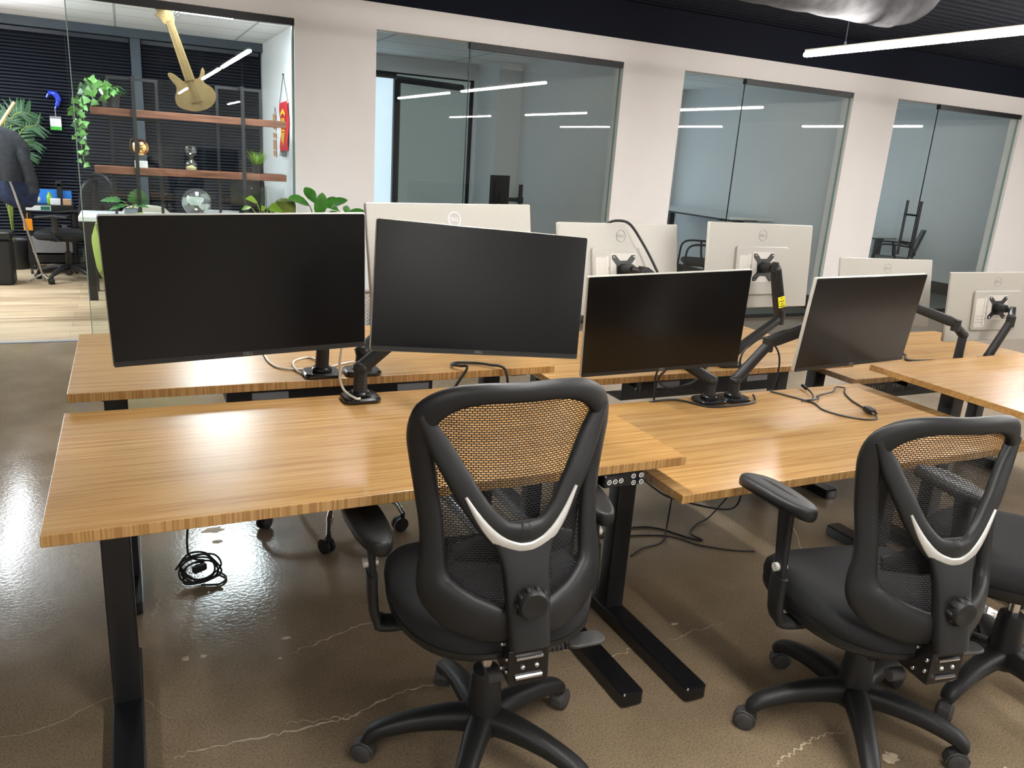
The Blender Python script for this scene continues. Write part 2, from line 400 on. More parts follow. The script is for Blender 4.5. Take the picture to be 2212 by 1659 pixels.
def thing(name, label, cat, loc=(0, 0, 0), rz=0., group=None):
    o = bpy.data.objects.new(name, None); C.objects.link(o); o.empty_display_size = .1
    o.location = loc; o.rotation_euler = (0, 0, rz); return tag(o, label, cat, group)
def struct(o): o['kind'] = 'structure'; return o
def TR(x, y, z): return Matrix.Translation((x, y, z))
def RX(a): return Matrix.Rotation(a, 4, 'X')
def RY(a): return Matrix.Rotation(a, 4, 'Y')
def RZ(a): return Matrix.Rotation(a, 4, 'Z')
def text_geo(mb, txt, size, depth, X, align='CENTER'):
    # lettering as mesh, in local XY, added to mb with matrix X
    cu = bpy.data.curves.new('lettering', 'FONT'); cu.body = txt; cu.size = size; cu.extrude = depth; cu.align_x = align; cu.align_y = 'CENTER'
    cu.resolution_u = 3
    o = bpy.data.objects.new('lettering', cu); C.objects.link(o)
    dg = bpy.context.evaluated_depsgraph_get(); me = bpy.data.meshes.new_from_object(o.evaluated_get(dg))
    mb.add([tuple(v.co) for v in me.vertices], [list(p.vertices) for p in me.polygons], X)
    bpy.data.objects.remove(o); bpy.data.curves.remove(cu); bpy.data.meshes.remove(me)
def ring_geo(mb, r, w, h, X, n=40):
    vs = []
    for k in range(n):
        t = 2*pi*k/n
        for rr, z in ((r-w, 0), (r+w, 0), (r+w, h), (r-w, h)): vs.append((rr*cos(t), rr*sin(t), z))
    fs = [[k*4+j, k*4+(j+1) % 4, ((k+1) % n)*4+(j+1) % 4, ((k+1) % n)*4+j] for k in range(n) for j in range(4)]
    mb.add(vs, fs, X)
# ---------------------------------------------------------------- the room
YW = 6.35                                   # face of the glazed partition
fl = MB(); fl.bb(-7, 16, -12, 6.36, -.1, 0)
fl.cur = 1
def crack(pts, wd=.004, seed=1):
    rr = random.Random(seed); P = crom([(x, y, 0) for x, y in pts], 9); m = len(P); L = []
    for i, q in enumerate(P):
        t = (P[min(i+1, m-1)]-P[max(i-1, 0)]).normalized(); n = Vector((-t.y, t.x, 0))
        j = rr.uniform(-.008, .008); ww = wd*1.15*rr.uniform(.3, 1)*(.3+.7*sin(pi*min(.97, max(.03, i/(m-1)))))
        L.append((q+n*(j-ww), q+n*(j+ww)))
    vs = [(*v.xy, .0006) for a in L for v in a]
    fl.add(vs, [(2*i, 2*i+2, 2*i+3, 2*i+1) for i in range(m-1)])
def patch(x, y, r, seed, e=1.0):
    rr = random.Random(seed); n = 14
    vs = [(x+r*rr.uniform(.6, 1.1)*cos(2*pi*k/n)*e, y+r*rr.uniform(.6, 1.1)*sin(2*pi*k/n), .0006) for k in range(n)]
    fl.add(vs, [list(range(n))])
crack([(.02, 1.80), (.09, 1.801), (.26, 1.793), (.367, 1.787), (.481, 1.795), (.644, 1.846), (.787, 1.830), (.95, 1.86)], .0036, 3)
crack([(.30, 1.83), (.42, 1.80), (.50, 1.80)], .0024, 21)
crack([(.36, 2.13), (.47, 2.16), (.60, 2.20), (.70, 2.21)], .0026, 4)
crack([(1.16, 1.86), (1.30, 1.78), (1.40, 1.80)], .0026, 5)
crack([(1.45, 1.22), (1.49, 1.231), (1.571, 1.246), (1.65, 1.262), (1.734, 1.252)], .0034, 6)
crack([(1.514, 1.786), (1.62, 1.80), (1.766, 1.811)], .0018, 7)
crack([(-.22, 3.06), (-.256, 3.047), (-.264, 2.976), (-.222, 2.874), (-.228, 2.736)], .0022, 8)
crack([(.018, 2.584), (.0, 2.50), (-.024, 2.427)], .0016, 10)
crack([(-.6, 2.05), (-.3, 2.02), (-.1, 2.10), (.03, 1.95)], .0012, 9)
crack([(2.3, 1.9), (2.7, 2.5), (3.2, 3.2)], .002, 11)
crack([(-1.4, 3.4), (-.9, 3.7), (-.4, 3.75), (.1, 4.0)], .0016, 13)
for k, (x, y, r, e) in enumerate([(.227, 3.03, .028, 1.7), (.234, 2.927, .016, 1.5), (.212, 2.385, .016, 1.2), (.075, 2.206, .013, 1), (.124, 2.201, .011, 1), (.369, 2.213, .010, 1.8), (1.779, 1.126, .024, 1.1), (.332, 2.116, .007, 1), (1.60, 1.86, .009, 1.8), (2.05, .98, .008, 1)]):
    patch(x, y, r, 40+k, e)
floor = struct(fl.build('floor', [M['concrete'], M['crack']], smooth=0))
b = MB(); b.bb(-4.2, 1.56, 6.36, 10.4, -.1, 0); struct(b.build('floor_office', M['planks'], smooth=0))
b = MB(); b.bb(1.56, 10.6, 6.36, 9.8, -.1, 0); struct(b.build('floor_carpet', M['carpet'], smooth=0))

ZH, ZW, ZC = 2.345, 2.53, 2.86
def wallbox(name, boxes, m):
    b = MB()
    for q in boxes: b.bb(*q)
    return struct(b.build(name, m, smooth=0))
D = .14
wallbox('wall_back', [(-7, -2.6, YW, YW+D, 0, ZW), (1.177, 1.79, YW, YW+D, 0, ZW), (4.02, 4.68, YW, YW+D, 0, ZW), (6.84, 7.49, YW, YW+D, 0, ZW),
                      (9.6, 16, YW, YW+D, 0, ZW)] + [(a, c, YW, YW+D, ZH, ZW) for a, c in ((-2.6, 1.177), (1.79, 4.02), (4.68, 6.84), (7.49, 9.6))], M['wall'])
wallbox('wall_upper', [(-7, 16, YW, YW+D, ZW, ZC)], M['navy'])
wallbox('wall_left', [(-7.14, -7, -12, YW, 0, ZC)], M['dark_wall'])
wallbox('wall_right', [(16, 16.14, -12, YW, 0, ZC)], M['dark_wall'])
wallbox('wall_front', [(-7, 16, -12.14, -12, 0, ZC)], M['dark_wall'])
# corrugated steel deck overhead
b = MB(); y = -12.0; prof = []
while y < YW-.001:
    for dy, z in ((0, ZC-.035), (.05, ZC-.035), (.06, ZC), (.10, ZC)):
        if y+dy <= YW: prof.append((y+dy, z))
    y += .11
vs = [(-7, y, z) for y, z in prof]+[(16, y, z) for y, z in prof]; m_ = len(prof)
b.add(vs, [(i, i+1, m_+i+1, m_+i) for i in range(m_-1)])
b.bb(-7, 16, -12, YW, ZC+.002, ZC+.1)
struct(b.build('ceiling', M['navy'], smooth=0))

# offices behind the partition
ZO = 2.52
b = MB(); b.bb(-4.2, 1.56, YW+D, 10.4, ZO, ZO+.1); struct(b.build('ceiling_office', M['tiles'], smooth=0))
b = MB(); b.bb(1.56, 10.6, YW+D, 9.8, ZO, ZO+.1); struct(b.build('ceiling_side_offices', M['tiles'], smooth=0))
wallbox('wall_office_right', [(1.5, 1.62, YW+D, 10.3, 0, ZO)], M['wall_cool'])
wallbox('wall_office_left', [(-4.2, -4.08, YW+D, 10.3, 0, ZO)], M['wall_cool'])
wallbox('wall_office_back', [(-4.08, 1.5, 10.2, 10.34, 0, ZO)], M['navy'])
wallbox('wall_partition', [(4.29, 4.41, YW+D, 9.6, 0, ZO), (7.11, 7.23, YW+D, 9.6, 0, ZO), (10.4, 10.52, YW+D, 9.7, 0, ZO)], M['wall_cool'])
wallbox('wall_column', [(3.98, 4.29, 8.95, 9.6, 0, ZO)], M['wall_cool'])
# far wall of the dark offices: solid strips around the windows
wallbox('wall_side_offices', [(1.62, 4.29, 9.6, 9.74, 2.34, ZO), (1.62, 1.75, 9.6, 9.74, 0, 2.34), (3.95, 4.29, 9.6, 9.74, 0, 2.34), (1.75, 3.95, 9.6, 9.74, 0, .12),
    (4.41, 7.11, 9.6, 9.74, 2.3, ZO), (4.41, 4.6, 9.6, 9.74, 0, 2.3), (6.9, 7.11, 9.6, 9.74, 0, 2.3), (4.6, 6.9, 9.6, 9.74, 0, .12),
    (7.23, 10.4, 9.6, 9.74, 2.3, ZO), (7.23, 7.5, 9.6, 9.74, 0, 2.3), (10.1, 10.4, 9.6, 9.74, 0, 2.3), (7.5, 10.1, 9.6, 9.74, 0, .12)], M['wall_cool'])
def office_window(name, x0, x1, z0, z1, mull, shade_from=None):
    # black aluminium frame with panes onto the dusk sky
    y = 9.66; f = MB()
    f.bb(x0, x1, y-.04, y+.04, z1-.07, z1); f.bb(x0, x1, y-.04, y+.04, z0, z0+.06)
    for x in [x0+.03, x1-.03]+mull: f.bb(x-.035, x+.035, y-.04, y+.04, z0+.06, z1-.07)
    o = struct(f.build(name, M['black_metal'], smooth=0))
    p = MB(); p.bb(x0+.03, x1-.03, y+.045, y+.05, z0+.03, z1-.03); p.build('pane', M['dusk'], o, smooth=0)
    if shade_from is not None:
        q = MB(); q.bb(shade_from, x1-.06, y-.062, y-.058, z0+.02, z1-.04); q.cyl((shade_from, y-.06, z1-.04), (x1-.06, y-.06, z1-.04), .02)
        q.build('roller_shade', M['shade'], o, smooth=0)
    return o
office_window('window_5', 1.75, 3.95, .12, 2.34, [2.98], 2.96)
office_window('window_6', 4.6, 6.9, .12, 2.3, [5.75])
office_window('window_7', 7.5, 10.1, .12, 2.3, [8.8])
# swung window sash in front of the shade
b = MB(); b.cyl((2.74, 8.92, 2.21), (3.64, 9.2, 2.21), .035, n=4); b.cyl((2.76, 8.92, 2.2), (2.76, 8.92, .0), .035, n=4)
o = b.build('glass_partition', M['black_metal'], smooth=0); tag(o, 'black angled frame standing before the pale shade in the second office', 'partition')
# dark baseboards inside the offices
wallbox('baseboard_side', [(7.085, 7.11, YW+D, 9.6, 0, .16), (4.265, 4.29, YW+D, 8.95, 0, .12), (10.375, 10.4, YW+D, 9.6, 0, .16), (7.23, 7.255, YW+D, 9.6, 0, .16)], M['black_metal'])

# glazing in the four openings
def pane(x0, x1, z0, z1, y, m='glass'):
    b = MB(); b.bb(x0, x1, y-.005, y+.005, z0, z1); return b
def glazing(i, x0, xd, x1, m, doorname=True):
    if xd is not None:
        w_ = struct(pane(x0+.012, xd+.03, .03, ZH-.004, 6.436, m).build('window_%d' % i, M[m], smooth=0))
        c = MB(); c.bb(x0, xd+.05, 6.42, 6.452, 0, .03); c.bb(x0, x0+.012, 6.42, 6.452, .03, ZH); c.build('channel', M['black_metal'], w_, smooth=0)
        d = struct(pane(xd, x1-.012, .035, 2.30, 6.392, m).build('door_%d' % i, M[m], smooth=0))
        e = MB(); e.bb(xd-.004, xd+.002, 6.386, 6.398, .035, 2.30); e.build('edge_seal', M['black_metal'], d, smooth=0)
        h = MB(); h.bb(xd-.01, x1-.003, 6.36, 6.412, 2.296, ZH-.002); h.build('door_header', M['black_metal'], d, smooth=0)
        r = MB(); r.bb(xd, x1, 6.375, 6.410, 0, .035); r.build('bottom_rail', M['black_metal'], d, smooth=0)
        j = MB(); j.bb(x1-.012, x1-.001, 6.38, 6.404, .035, 2.296); j.build('glass_edge', M['glass_edge'], d, smooth=0)
        return d
glazing(2, 1.79, 2.575, 4.02, 'glass_green')
glazing(3, 4.68, 5.43, 6.84, 'glass_green')
d4 = glazing(4, 7.49, 8.19, 9.60, 'glass_green')
b = MB()
for y in (6.30, 6.48): b.cyl((8.11, y, .68), (8.11, y, 1.30), .016)
for z in (.83, 1.14): b.cyl((8.11, 6.30, z), (8.11, 6.48, z), .011)
b.build('door_handle', M['black_metal'], d4)
w1 = struct(pane(-.285, .52, .03, 2.30, 6.40).build('window_1', M['glass'], smooth=0))
b = MB(); b.bb(.5235, 1.165, 6.395, 6.405, .03, 2.30); b.build('pane', M['glass'], w1, smooth=0)
b = MB(); b.bb(-2.6, 1.177, 6.37, 6.43, 2.298, ZH-.001); b.build('header', M['black_metal'], w1, smooth=0)
b = MB(); b.bb(-.285, 1.177, 6.385, 6.415, 0, .03); b.build('channel', M['pole_steel'], w1, smooth=0)
b = MB(); b.bb(1.165, 1.176, 6.385, 6.415, .03, 2.298); b.bb(-.291, -.285, 6.395, 6.405, .03, 2.298); b.build('glass_edge', M['glass_edge'], w1, smooth=0)
b = MB(); b.bb(-2.6, 1.177, 6.33, 6.385, 0, .006); struct(b.build('trim_1', M['steel_sheet'], smooth=0))

# ceiling services
def linear_lamp(x, y0, y1, z, label, group='suspended linear lamps'):
    t = thing('linear_pendant_lamp', label, 'lamp', (x, (y0+y1)/2, z), group=group); L = y1-y0
    b = MB(); b.rbox((0, 0, .014), (.032, L, .022), .006); b.build('housing', M['white_plastic'], t)
    b = MB(); b.rbox((0, 0, -.010), (.040, L+.012, .026), .012); b.build('diffuser', M['lamp'], t)
    for s in (-1, 1):
        b = MB(); b.tube([(0, s*L*.36, .02), (0, s*L*.36, ZC-.04-z)], .0016, 5, 0); b.cyl((0, s*L*.36, .022), (0, s*L*.36, .045), .008); b.build('suspension_wire', M['steel_sheet'], t)
lamps = [(1.15, 1.9, 4.3, 2.3, 'lit linear pendant lamp hanging above the nearest desk'), (4.27, 2.05, 4.45, 2.3, 'long lit linear pendant lamp at the upper right under the duct'),
         (7.4, 2.05, 4.45, 2.3, 'lit linear pendant lamp farther right, before the third glass opening'), (10.5, 2.05, 4.45, 2.3, 'lit linear pendant lamp at the far right end of the room')]
for r_, y in enumerate((-2.4, -6.6, -10.8)):  # second and third rows are unseen, added for fill light and screen sheen
    for x in ((-2.0, 1.15, 4.27, 7.4, 10.5) if r_ < 2 else (-.4, 2.6, 5.7)):
        dy = 1.55 if (r_ == 0 and x in (1.15, 4.27)) else 0
        lamps.append((x, y+dy, y+dy+2.4, 2.3, 'lit linear pendant lamp in the %s row behind the viewer' % ('first', 'added second', 'added third')[r_]))
for a in lamps: linear_lamp(*a)
# round duct with crimped foil skin
b = MB(); rr = random.Random(5); prof = []; n = 90
for i in range(n+1):
    x = -3+7.45*i/n; prof.append((.165+rr.uniform(-.004, .004)+(.006 if i % 12 == 0 else 0), x))
b.lathe(prof, TR(0, 3.95, 2.60) @ RY(pi/2), 28)
b.tube([(4.4, 3.95, 2.60), (4.55, 3.95, 2.62), (4.66, 3.95, 2.70), (4.70, 3.95, 2.84)], .155, 20, 4)
o = b.build('air_duct', M['galv']); tag(o, 'crinkled metal air duct under the dark ceiling', 'duct')
for x in (2.6, 3.5):
    b = MB(); b.cyl((0, 0, 0), (0, 0, .03), .012); b.cyl((0, 0, .03), (0, 0, .36), .004)
# ---------------------------------------------------------------- lit office: ceiling panels
def panel_light(x, y, label, lx=.6, ly=1.2):
    t = thing('ceiling_panel_light', label, 'lamp', (x, y, ZO), group='office ceiling panels')
    b = MB(); b.bb(-lx/2, lx/2, -ly/2, ly/2, -.014, 0); b.build('frame', M['paper'], t, smooth=0)
    b = MB(); b.bb(-lx/2+.02, lx/2-.02, -ly/2+.02, ly/2-.02, -.018, -.0145); b.build('diffuser', M['panel'], t, smooth=0)
panel_light(.68, 7.55, 'lit ceiling panel above the golden guitar')
panel_light(-1.9, 8.2, 'added unseen ceiling panel left of the office entrance')  # this panel and the next are out of view, added for light
panel_light(-2.4, 9.5, 'added unseen ceiling panel near the coat stand')
for x in (-1.15, -2.6):  # unseen tubes added to brighten the office ceiling
    t = thing('added_pendant_tube', 'added unseen pendant tube in the left part of the lit office%s' % (', farther from the shelf' if x < -2 else ''), 'lamp', (x, 8.1, 2.2), group='added office light tubes')
    b = MB(); b.cyl((0, -.8, 0), (0, .8, 0), .045); b.build('diffuser', M['panel'], t)
    for s in (-1, 1): b = MB(); b.cyl((0, s*.6, .045), (0, s*.6, .319), .002, n=6); b.build('suspension_wire', M['steel_sheet'], t)
# venetian blinds: slats are the pattern of one hanging blind
def blind(x0, x1, label):
    t = thing('venetian_blind', label, 'blind', ((x0+x1)/2, 10.1, 0), group='blinds on the office windows'); w_ = (x1-x0)/2
    b = MB(); z = .06
    while z < 2.36:
        b.add([(-w_, -.014, z-.008), (w_, -.014, z-.008), (w_, .012, z+.012), (-w_, .012, z+.012)], [(0, 1, 2, 3)]); z += .034
    b.build('slats', M['blind'], t, smooth=0, recalc=False)
    b = MB(); b.bb(-w_, w_, -.02, .02, 2.38, 2.42); b.build('head_rail', M['blind'], t, smooth=0)
    b = MB(); b.bb(-w_, w_, -.012, .012, .02, .04); b.build('bottom_rail', M['blind'], t, smooth=0)
    b = MB()
    for k in (-.7, 0, .7): b.cyl((k*w_, -.016, .04), (k*w_, -.016, 2.38), .0015, n=4)
    b.build('ladder_cord', M['blind'], t)
M['blind'] = mat('blue_black_blind_slats', (.034, .038, .050), .35, var=.1, scale=20, metal=.1)
blind(-3.9, .12, 'wide dark venetian blind left of the grey mullion')
blind(.24, 1.46, 'dark venetian blind right of the mullion, behind the guitar')
M['mullion'] = mat('grey_mullion_paint', lin(66, 76, 86), .5, var=.05)
wallbox('trim_2', [(.13, .23, 10.05, 10.15, 0, 2.43), (-4.08, 1.5, 10.02, 10.18, 2.43, ZO)], M['mullion'])

# long white table and the shelf standing on it
t = thing('long_table', 'long white table with black legs inside the lit office', 'table', (.55, 8.15, 0))
b = MB(); b.bb(-.94, .93, -.29, .33, .70, .74); b.build('tabletop', M['white_top'], t, smooth=0, bevel=.004)
for sx in (-1, 1):
    for sy in (-1, 1):
        b = MB(); b.bb(sx*.87-.035, sx*.87+.035, sy*.23-.03, sy*.23+.03, 0, .70); b.build('leg', M['black_metal'], t, smooth=0)
t = thing('bookcase', 'walnut two-board display shelf with black metal posts on the white table', 'shelf', (.577, 8.08, .741))
for z in (1.628, 1.137):
    b = MB(); b.bb(-.815, .815, -.10, .14, z-.03-.741, z+.03-.741); o = b.build('shelf_board', M['walnut'], t, smooth=0, bevel=.003)
for xc in (.104, 1.005):
    x = xc-.577; f = .0125
    b = MB(); b.bb(x-f*1.2, x+f*1.2, -.125, -.1, 0, 1.19); b.bb(x-f, x+f, -.1, .165, 1.165, 1.19); b.build('front_post', M['black_metal'], t, smooth=0)
    for sx in (-1, 1):
        b = MB(); b.bb(x+sx*.195-f, x+sx*.195+f, .14, .165, 0, 1.19); b.build('rear_post', M['black_metal'], t, smooth=0)
    b = MB()
    for z in (1.19, 1.628-.033-.741, 1.137-.033-.741): b.bb(x-.195+f, x+.195-f, .14, .165, z-.025, z)
    b.build('crossbar', M['black_metal'], t, smooth=0)
ZS1, ZS2 = 1.6585, 1.1675       # tops of the two boards

# golden guitar
gx, gz = .69, ZS1
t = thing('electric_guitar', 'gold electric guitar leaning on the upper shelf board', 'guitar', (gx, 8.06, gz)); t.rotation_euler = (0, radians(-17.5), 0); t.scale = (.86, .86, .86)
body = [(-.10, .03), (-.04, 0), (.06, 0), (.13, .04), (.165, .11), (.155, .18), (.115, .235), (.105, .27), (.125, .31), (.14, .35), (.135, .385), (.115, .37), (.09, .32), (.06, .295), (.045, .30), (-.045, .30), (-.06, .31), (-.085, .35), (-.12, .395), (-.15, .405), (-.155, .37), (-.14, .32), (-.125, .275), (-.13, .235), (-.16, .18), (-.17, .11), (-.145, .06)]
out = [(v.x*1.22, v.z*1.02) for v in crom([(x, 0, z) for x, z in body], 3, True)]
b = MB(TR(-.03, 0, .055)); b.prism(out, .04); b.build('guitar_body', M['gold'], t, bevel=.006)
b = MB(TR(-.03, 0, .055)); b.prism([(-.05, .30), (.05, .30), (.038, .86), (-.038, .86)], .026, TR(0, -.024, 0)); b.build('neck', M['gold'], t, smooth=0, bevel=.004)
head = [(-.028, .73), (.028, .73), (.04, .78), (.05, .93), (.02, .95), (-.04, .985), (-.025, .945), (-.07, .93), (-.05, .885), (-.08, .855), (-.055, .82), (-.045, .77)]
b = MB(TR(-.03, 0, .055)); b.prism(head, .016, TR(0, -.02, .165) @ Matrix.Diagonal((1.45, 1, .92, 1))); b.build('headstock', M['gold'], t, bevel=.002)
b = MB(TR(-.03, 0, .055))
for k in range(6):
    z = .89+k*.024; x = .05+k*.003; b.cyl((x, -.02, z), (x+.06, -.02, z+.02), .005, n=6); b.cyl((x+.055, -.02, z+.018), (x+.068, -.02, z+.023), .008, n=6)
b.build('tuning_pegs', M['black_metal'], t)
b = MB(TR(-.03, 0, .055))
for k in range(6): x = -.018+k*.0072; b.cyl((x*1.7, -.040, .10), (x*1.3, -.039, .88), .0016, n=4)
b.bb(-.05, .05, -.036, -.02, .088, .104); b.build('strings', M['gold'], t)

# ivy in a black pot trailing off the left end
LEAF_IVY = [(0, .05), (.08, .55), (.2, 1.0), (.32, .62), (.45, .72), (.6, .42), (.8, .2), (1, .01)]
LEAF_OVAL = [(0, .05), (.15, .45), (.35, .85), (.6, 1), (.8, .8), (.93, .45), (1, .03)]
LEAF_POINT = [(0, .05), (.15, .6), (.35, 1), (.6, .8), (.85, .3), (1, .01)]
LEAF_SPEAR = [(0, .3), (.2, 1), (.5, .85), (.8, .45), (1, .02)]
t = thing('ivy_plant', 'trailing ivy in a black pot at the left end of the upper shelf board', 'plant', (-.075, 8.05, ZS1))
b = MB(); b.lathe([(.05, 0), (.062, .005), (.078, .12), (.082, .125), (.074, .12), (.07, .105)], n=20); b.build('pot', M['pot_black'], t)
rr = random.Random(3); st = MB(); lf = MB(); lf2 = MB()
vines = [[(0, 0, .12), (-.06, -.05, .19), (-.16, -.1, .16), (-.225, -.12, .02), (-.25, -.12, -.22), (-.24, -.12, -.42), (-.225, -.12, -.50)],
         [(0, 0, .12), (-.05, -.07, .17), (-.14, -.12, .12), (-.20, -.14, -.03), (-.215, -.14, -.2), (-.20, -.14, -.38)],
         [(-.02, 0, .12), (-.09, .02, .18), (-.2, -.06, .13), (-.285, -.1, -.02), (-.29, -.1, -.16), (-.27, -.1, -.30)],
         [(0, .0, .12), (.02, -.05, .15), (-.05, -.11, .09), (-.11, -.13, .03)],
         [(0, 0, .12), (.04, -.04, .16), (.05, -.08, .12)], [(0, 0, .12), (-.05, .02, .2), (-.1, .0, .22)]]
for vi, v in enumerate(vines):
    P = crom(v, 8); st.tube(P, .0025, 5, 0)
    for i in range(5, len(P), 3):
        for q in range(2 if i < len(P)-10 else 1):
            a = rr.uniform(0, 6.28); d = Vector((cos(a)*.9, -.35-rr.random()*.4, rr.uniform(-.9, .25)))
            tip = 1-.35*i/len(P) if vi < 3 else .8
            L = rr.uniform(.065, .095)*tip
            (lf if rr.random() < .8 else lf2).leaf(P[i]+Vector((rr.uniform(-.02, .02), rr.uniform(-.03, 0), rr.uniform(-.02, .02))), d, (rr.uniform(-.3, .3), -1, rr.uniform(-.1, .5)), L, L*.55, LEAF_IVY, .15, .12)
for i in range(26):
    a = rr.uniform(0, 6.28); L = rr.uniform(.06, .09)
    lf2.leaf((cos(a)*.05, sin(a)*.05, .13+rr.random()*.05), (cos(a), sin(a), rr.uniform(-.3, .7)), (0, 0, 1), L, L*.55, LEAF_IVY, .4, .1)
st.build('stem', M['stem'], t); lf.build('foliage', M['leaf'], t, recalc=False); lf2.build('dark_foliage', M['leaf_dark'], t, recalc=False)['label'] = 'darker ivy leaves by the pot'

# golden globe on a marble block
t = thing('desk_globe', 'shiny copper gold globe on a white marble block', 'globe', (.135, 8.07, ZS2))
b = MB(); b.rbox((0, 0, .03), (.105, .08, .06), .004); b.build('base', M['marble'], t)
b = MB(); b.tube([(0, 0, .06), (0, 0, .085), (-.05, 0, .105), (-.083, 0, .17), (-.07, 0, .235), (-.05, 0, .255)], .004, 6); b.build('stand', M['gold'], t)
b = MB(); b.ball((0, 0, .175), .072, 32, rows=20); b.build('sphere', M['rose_gold'], t)
# hourglass
t = thing('hourglass', 'clear hourglass with pale sand in the bottom bulb', 'hourglass', (.553, 8.07, ZS2))
b = MB(); b.lathe([(.046, 0), (.051, .03), (.045, .065), (.02, .098), (.007, .108), (.02, .118), (.045, .148), (.053, .175), (.046, .205), (.03, .216)], n=28); b.build('glass_bulbs', M['glass_orn'], t)
b = MB(); b.lathe([(.042, .003), (.045, .025), (.03, .032), (.005, .045)], n=20); b.build('sand', M['sand'], t)
# grass in a black pot
t = thing('grass_plant', 'tuft of green grass in a small black pot on the lower board', 'plant', (1.135, 8.07, ZS2))
b = MB(); b.lathe([(.04, 0), (.056, .085), (.052, .085), (.05, .075)], n=20); b.build('pot', M['pot_black'], t)
b = MB(); rr = random.Random(9)
for i in range(110):
    a = rr.uniform(0, 6.28); r = .04*sqrt(rr.random()); s = rr.uniform(.15, .75)
    b.leaf((r*cos(a), r*sin(a), .08), (cos(a)*s, sin(a)*s, 1), (cos(a), sin(a), .2), rr.uniform(.09, .165), .0035, LEAF_SPEAR, -.25, .1)
b.build('grass_blades', M['leaf_lime'], t, recalc=False)

# monstera and glass globe on the white table
t = thing('monstera_plant', 'monstera in a grey pot on the white table', 'plant', (.035, 8.0, .741))
b = MB(); b.lathe([(.05, 0), (.06, .005), (.067, .07), (.063, .07), (.06, .06)], n=20); b.build('pot', M['pot_grey'], t)
MON = [(0, .35), (.06, .75), (.2, 1), (.3, .92), (.34, .55), (.38, .98), (.5, .92), (.54, .5), (.58, .85), (.7, .72), (.74, .4), (.78, .55), (.9, .3), (1, .02)]
def stalked(t, specs, shape, m, mstem, base=(0, 0, .06), bend=.25, fold=.1):
    s_ = MB(); l_ = MB()
    for tip, d, up, L, W in specs:
        q = Vector(tip); s_.tube([base, (Vector(base)+q)/2+Vector((0, 0, .015)), q], .004, 6, 5); l_.leaf(q, d, up, L, W, shape, bend, fold)
    s_.build('stem', mstem, t); l_.build('leaves', m, t, recalc=False)
stalked(t, [((.05, -.02, .19), (.25, -.2, .9), (.2, -1, .2), .0, .0)][:0]+[((.045, -.02, .11), (.15, -.15, 1), (0, -1, .15), .145, .085), ((-.09, -.01, .14), (-1, -.2, .12), (0, -.7, 1), .155, .045), ((-.06, -.04, .10), (-1, -.3, -.15), (0, -.4, 1), .13, .04), ((.04, -.05, .10), (.8, -.3, .1), (0, -.3, 1), .10, .045), ((.03, .03, .12), (.6, .5, .3), (0, -.3, 1), .10, .045)], MON, M['leaf_dark'], M['stem'])
t = thing('glass_globe', 'clear glass globe ornament on the white table', 'globe', (.578, 7.98, .741))
b = MB(); b.ball((0, 0, .145), .128, 36, rows=24); b.build('sphere', M['glass_orn'], t)
M['frost'] = mat('frosted_continents', lin(205, 210, 204), .5, var=.3, scale=9)
b = MB()
for (a0, z0, w_, h_) in ((-100, .02, 34, .05), (-60, -.03, 26, .035), (20, .05, 30, .04), (150, 0, 40, .05)):
    q = []
    for k in range(12):
        t_ = 2*pi*k/12; a = radians(a0+w_*cos(t_)*(1+.3*sin(3*t_))); z = z0+h_*sin(t_)*(1+.25*cos(2*t_)); r = sqrt(max(1e-4, .1292**2-z*z)); q.append((r*cos(a), r*sin(a), .145+z))
    b.add(q, [list(range(12))])
b.build('land_masses', M['frost'], t, recalc=False)
b = MB(); b.lathe([(.05, 0), (.055, .004), (.045, .018), (.04, .022)], n=24); b.build('base', M['paper'], t)

# papers and a monitor at the right end of the table
b = MB(); rr = random.Random(4)
t = thing('loose_papers', 'loose white papers piled at the right of the white table', 'papers', (.83, 8.32, .741))
for k in range(5):
    b = MB(); b.box((0, 0, .004+k*.009), (.30, .2, .008), RZ(rr.uniform(-.3, .3))); b.build('sheet', M['paper'], t, smooth=0)
b = MB(); b.rbox((0, 0, .012), (.2, .10, .022), .006); o = b.build('keyboard', M['paper'], None, loc=(.98, 7.95, .741)); tag(o, 'white keyboard beside the right front post of the shelf', 'keyboard')
t = thing('computer_monitor', 'dark computer monitor seen from behind under the lower shelf board', 'monitor', (1.08, 8.36, .741))
b = MB(); b.bb(-.16, .16, -.015, .015, .10, .34); b.build('back_shell', M['black_plastic'], t, smooth=0, bevel=.004)
b = MB(); b.bb(-.02, .02, -.01, .01, .01, .12); b.rbox((0, 0, .006), (.18, .12, .012), .02); b.build('stand', M['black_plastic'], t)
for sx in (-1, 1):
    for z in (.19, .27): b = MB(); b.ball((sx*.035, -.017, z), .006, 10, rows=6); b.build('screw', M['paper'], t)
b = MB(); b.rbox((0, 0, .11), (.2, .05, .22), .01); b.rbox((0, -.03, .11), (.17, .02, .18), .01); o = b.build('desk_printer', M['paper'], None, loc=(1.34, 8.38, .82)); 
b = MB(); b.rbox((0, 0, .0), (.24, .16, .07), .01); b.build('tray', M['black_plastic'], o, loc=(0, 0, -.045)); tag(o, 'white upright box device on a black tray near the office side wall', 'device')
b = MB(); b.box((0, 0, 0), (.2, .1, .01)); 
